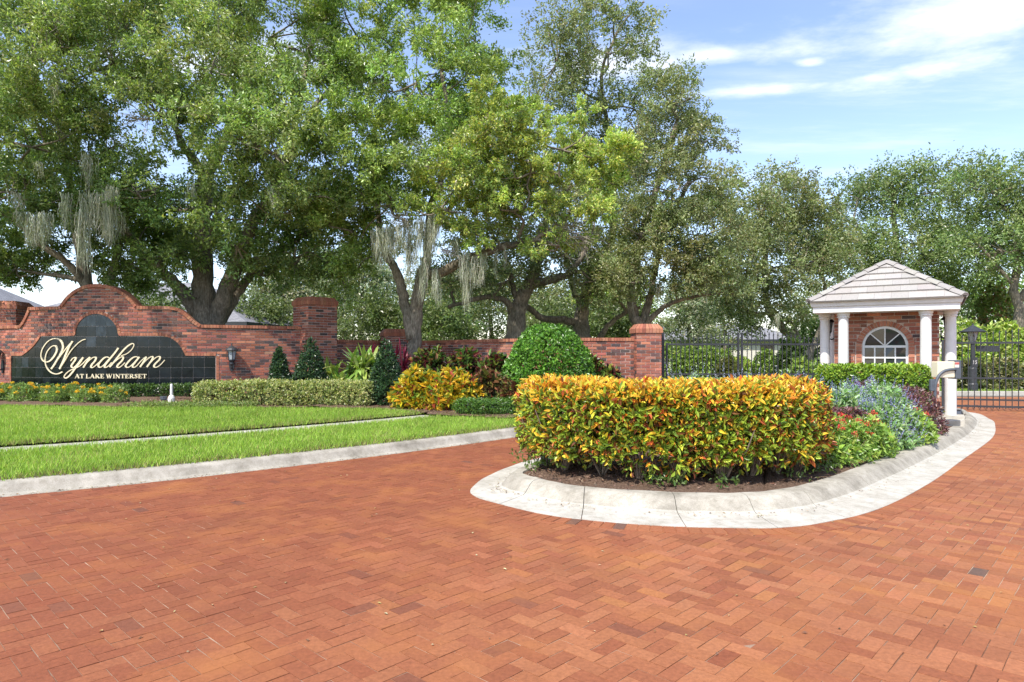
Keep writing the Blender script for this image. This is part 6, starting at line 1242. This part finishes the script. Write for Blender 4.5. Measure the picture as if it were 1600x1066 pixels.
# live oaks behind the curved wall
D_Y = 25.5
t4 = tree('live_oak', 'dark live oak with a thick forked trunk behind the round bush', at(805, 560, D_Y),
  [limb_px([(805, 575), (806, 530), (808, 490), (818, 460), (835, 430), (842, 390), (848, 350)], D_Y, 0.46, 0.16), limb_px([(800, 490), (790, 470), (750, 465), (700, 480)], D_Y, 0.16, 0.07, [0, -.3, -.8, -1]), limb_px([(830, 445), (850, 440), (880, 432), (900, 415), (920, 380)], D_Y, 0.20, 0.08, [0, -.3, -.6, -1, -1.2]), limb_px([(812, 480), (800, 440), (790, 400), (760, 350)], D_Y, 0.14, 0.05)],
  [dict(blobs=[B(800, 330, 25, 130, 70, 2.4), B(740, 420, 26.5, 90, 50, 2), B(880, 400, 26, 80, 55, 2), B(720, 250, 26, 100, 80, 2.4), B(870, 100, 26.5, 60, 110, 2.0), B(790, 440, 24.5, 60, 30, 1.0), B(700, 440, 24.5, 50, 40, 1.0), B(930, 440, 25, 50, 40, 1.2)], leaves=48000, L=0.12, W=0.058, cols=LIVE, w=LW, lobe=(0.45, 0.95))], group='trees before and behind the curved wall')
E_Y = 27.5
t5 = tree('live_oak', 'live oak with a crooked low limb between round bush and gate pillar', at(910, 560, E_Y),
  [limb_px([(912, 575), (910, 530), (908, 500), (912, 470), (922, 445), (940, 425), (955, 370), (960, 280)], E_Y, 0.40, 0.12), limb_px([(905, 505), (880, 500), (850, 498), (830, 485), (815, 470)], E_Y, 0.18, 0.10, [0, -.2, -.4, -.6, -.8]), limb_px([(908, 480), (895, 450), (890, 420), (880, 380)], E_Y, 0.14, 0.06), limb_px([(930, 540), (950, 510), (975, 490), (1000, 480)], E_Y, 0.14, 0.06, [0, -.3, -.5, -.8]), limb_px([(958, 300), (950, 200), (940, 120), (960, 60), (985, 20)], E_Y, 0.11, 0.04)],
  [dict(blobs=[B(950, 85, 26, 75, 50, 1.5), B(905, 140, 26.5, 55, 55, 1.5), B(960, 30, 26.5, 70, 40, 1.5), B(990, 170, 27, 40, 40, 1.2)], leaves=13000, L=0.12, W=0.06, cols=LIVE, w=LW, lobe=(0.4, 0.85), dens=0.8),
   dict(blobs=[B(930, 360, 27, 90, 80, 2.2), B(960, 260, 27.5, 70, 70, 2), B(960, 440, 26.5, 60, 35, 1.3)], leaves=26000, L=0.12, W=0.06, cols=LIVE, w=LW, lobe=(0.45, 0.95))], group='trees before and behind the curved wall')
F_Y = 25.0
t6 = tree('live_oak', 'tall live oak leaning over the brick gate pillar', at(1005, 560, F_Y),
  [limb_px([(1005, 575), (1003, 540), (1000, 515), (990, 490), (985, 450), (1000, 380), (1030, 280), (1060, 190)], F_Y, 0.30, 0.10), limb_px([(1000, 515), (1012, 480), (1020, 440), (1040, 360), (1080, 280)], F_Y, 0.18, 0.07), limb_px([(1002, 515), (1025, 490), (1060, 470), (1110, 460)], F_Y, 0.14, 0.05, [0, -.4, -.8, -1.2])],
  [dict(blobs=[B(1050, 160, 24.5, 70, 55, 1.8), B(1000, 210, 24, 50, 50, 1.5), B(1090, 230, 24.5, 48, 50, 1.5), B(1050, 300, 23.6, 100, 60, 1.9), B(1000, 370, 23.6, 65, 55, 1.7), B(1100, 370, 23.6, 80, 70, 1.9), B(1050, 420, 23.8, 90, 45, 1.7), B(1120, 450, 23.4, 60, 30, 1.2), B(980, 440, 23.4, 45, 30, 1.0)], leaves=66000, L=0.105, W=0.05, cols=LIVE, w=LW, lobe=(0.4, 0.85))], group='trees before and behind the curved wall')
for a in ((905, 430, 25, 16, 32, 36), (850, 400, 26, 8, 30, 20), (985, 430, 24, 10, 50, 26), (1030, 440, 23.6, 10, 40, 24), (1105, 430, 23.6, 8, 40, 20), (1215, 490, 27, 8, 35, 20)): moss_clump(*a, tree=t6)
# trees along the far lane
G_Y = 31
t7 = tree('live_oak', 'live oak with leaning limbs left of the guardhouse roof', at(1262, 580, G_Y),
  [limb_px([(1262, 590), (1258, 560), (1245, 535), (1220, 510), (1200, 480), (1195, 430), (1200, 350)], G_Y, 0.30, 0.10), limb_px([(1250, 540), (1240, 510), (1215, 490), (1185, 470)], G_Y, 0.13, 0.05), limb_px([(1262, 560), (1280, 520), (1290, 470), (1280, 400)], G_Y, 0.16, 0.06)],
  [dict(blobs=[B(1190, 330, 29.5, 85, 65, 2.2), B(1240, 320, 31, 60, 50, 2), B(1150, 420, 29, 80, 60, 2), B(1240, 420, 29.5, 85, 50, 2.2), B(1190, 490, 30, 80, 25, 1.6), B(1270, 370, 31, 50, 50, 2)], leaves=44000, L=0.145, W=0.07, cols=LIVE, w=LW, lobe=(0.5, 1.05))], group='trees along the far lane')
twigs(1200, 300, 29.5, (0.6, -0.6), 10, 0.5, t7, 1.2)
H_Y = 38
t8 = tree('live_oak', 'broad oak rising behind the guardhouse roof', at(1400, 580, H_Y),
  [limb_px([(1400, 590), (1400, 520), (1405, 450), (1400, 380), (1395, 310)], H_Y, 0.36, 0.12), limb_px([(1402, 450), (1440, 400), (1470, 340)], H_Y, 0.18, 0.06), limb_px([(1402, 450), (1360, 400), (1335, 340)], H_Y, 0.18, 0.06)],
  [dict(blobs=[B(1340, 310, 38.5, 36, 40, 2), B(1400, 300, 38, 55, 45, 2.2), B(1460, 300, 37, 60, 50, 2.2), B(1330, 390, 37, 70, 50, 2.4), B(1410, 390, 36, 90, 55, 2.4), B(1490, 390, 36.5, 80, 60, 2.4), B(1440, 460, 37, 110, 35, 2)], leaves=44000, L=0.17, W=0.08, cols=[(0.17, 0.24, 0.085), (0.24, 0.31, 0.11), (0.11, 0.16, 0.055), (0.31, 0.37, 0.15)], w=[0.34, 0.3, 0.2, 0.16], lobe=(0.6, 1.3))], group='trees along the far lane')
R_Y = 31.5
t9 = tree('live_oak', 'oak with a dark leaning trunk on the lawn beyond the exit gate', at(1592, 588, R_Y),
  [limb_px([(1586, 600), (1586, 560), (1590, 520), (1592, 480), (1584, 455), (1590, 400), (1600, 330)], R_Y, 0.30, 0.14), limb_px([(1592, 470), (1620, 430), (1660, 380)], R_Y, 0.18, 0.07), limb_px([(1588, 450), (1560, 420), (1530, 380)], R_Y, 0.13, 0.05)],
  [dict(blobs=[B(1545, 300, 31.5, 60, 50, 2.2), B(1610, 290, 31.5, 70, 55, 2.2), B(1560, 390, 31, 85, 50, 2.2), B(1660, 370, 31.5, 90, 70, 2.4)], leaves=32000, L=0.15, W=0.07, cols=[(0.17, 0.25, 0.08), (0.25, 0.33, 0.11), (0.11, 0.165, 0.055), (0.31, 0.39, 0.15)], w=[0.34, 0.3, 0.2, 0.16], lobe=(0.5, 1.1))], group='trees along the far lane')
# distant grey-green trees that close the view under the crowns
def back_tree(px, Y, top, bot, wpx, label, cols, n=12000, L=0.22, name='background_tree'):
    b_ = at(px, bot, Y); b_.z = 0.3; h = top
    return tree(name, label, b_, [([(b_.x, b_.y, 0.2), (b_.x + 0.2, b_.y, 1.5), tuple(at(px, (top + bot) / 2, Y)), tuple(at(px + 5, top + 20, Y))], 0.25, 0.08)],
      [dict(blobs=[B(px - wpx * 0.45, (top * 0.6 + bot * 0.4), Y, wpx * 0.6, (bot - top) * 0.38, 2.0), B(px + wpx * 0.45, (top * 0.62 + bot * 0.38), Y + 0.5, wpx * 0.6, (bot - top) * 0.36, 2.0), B(px, top + (bot - top) * 0.3, Y, wpx * 0.7, (bot - top) * 0.3, 2.0), B(px, bot - (bot - top) * 0.22, Y - 0.5, wpx * 0.9, (bot - top) * 0.22, 1.6)], leaves=n, L=L, W=L * 0.5, cols=cols, w=None, lobe=(0.55, 1.2))], group='trees far behind the walls', branch=False, sides=7)
back_tree(560, 40, 395, 540, 60, 'grey moss-covered tree seen between tall pillar and mossy oak', GREY, 13000)
back_tree(440, 42, 400, 530, 60, 'pale grey-green tree left of the tall pillar', GREY, 11000)
back_tree(505, 46, 380, 530, 50, 'grey-green tree right above the tall pillar', GREY, 9000)
back_tree(700, 44, 420, 545, 70, 'dim oak between the two thick trunks', LIVE, 11000)
back_tree(765, 48, 400, 545, 60, 'dim oak left of the thick forked trunk', LIVE, 9000)
back_tree(860, 45, 440, 545, 60, 'olive tree seen over the round bush', LIVE, 9000)
back_tree(960, 43, 430, 540, 60, 'yellow-green tree left of the gate pillar', FY, 9000)
back_tree(1075, 46, 440, 545, 55, 'pale tree over the paired gate leaves', GREY, 9000)
back_tree(1130, 52, 430, 545, 55, 'olive tree far behind the paired gate leaves', LIVE, 8000)
back_tree(1300, 50, 430, 560, 70, 'green tree right behind the guardhouse', LIVE, 9000)
back_tree(1520, 52, 420, 560, 80, 'green tree far behind the numbered lamp post', FG, 9000)
back_tree(1640, 48, 420, 560, 70, 'green tree far behind at the picture edge', FG, 8000)
back_tree(640, 60, 440, 545, 70, 'distant tree over the low pillar', GREY, 7000)
for px_, Y_, tp_, w_, lb_ in ((400, 36, 470, 50, 'low dark tree in the gap left of the tall pillar'), (600, 37, 465, 50, 'low dark tree behind the short brick wall'), (690, 36, 470, 55, 'low dark tree in the gap between the mossy oak and the forked trunk'), (865, 37, 475, 45, 'low dark tree under the crooked oak limb'), (965, 37, 472, 45, 'low dark tree just left of the gate pillar'), (250, 34, 470, 60, 'low dark tree before the grey shingle roof')):
    back_tree(px_, Y_, tp_, 548, w_, lb_, [(0.15, 0.20, 0.07), (0.21, 0.26, 0.10), (0.10, 0.14, 0.05)], 7000, 0.19)
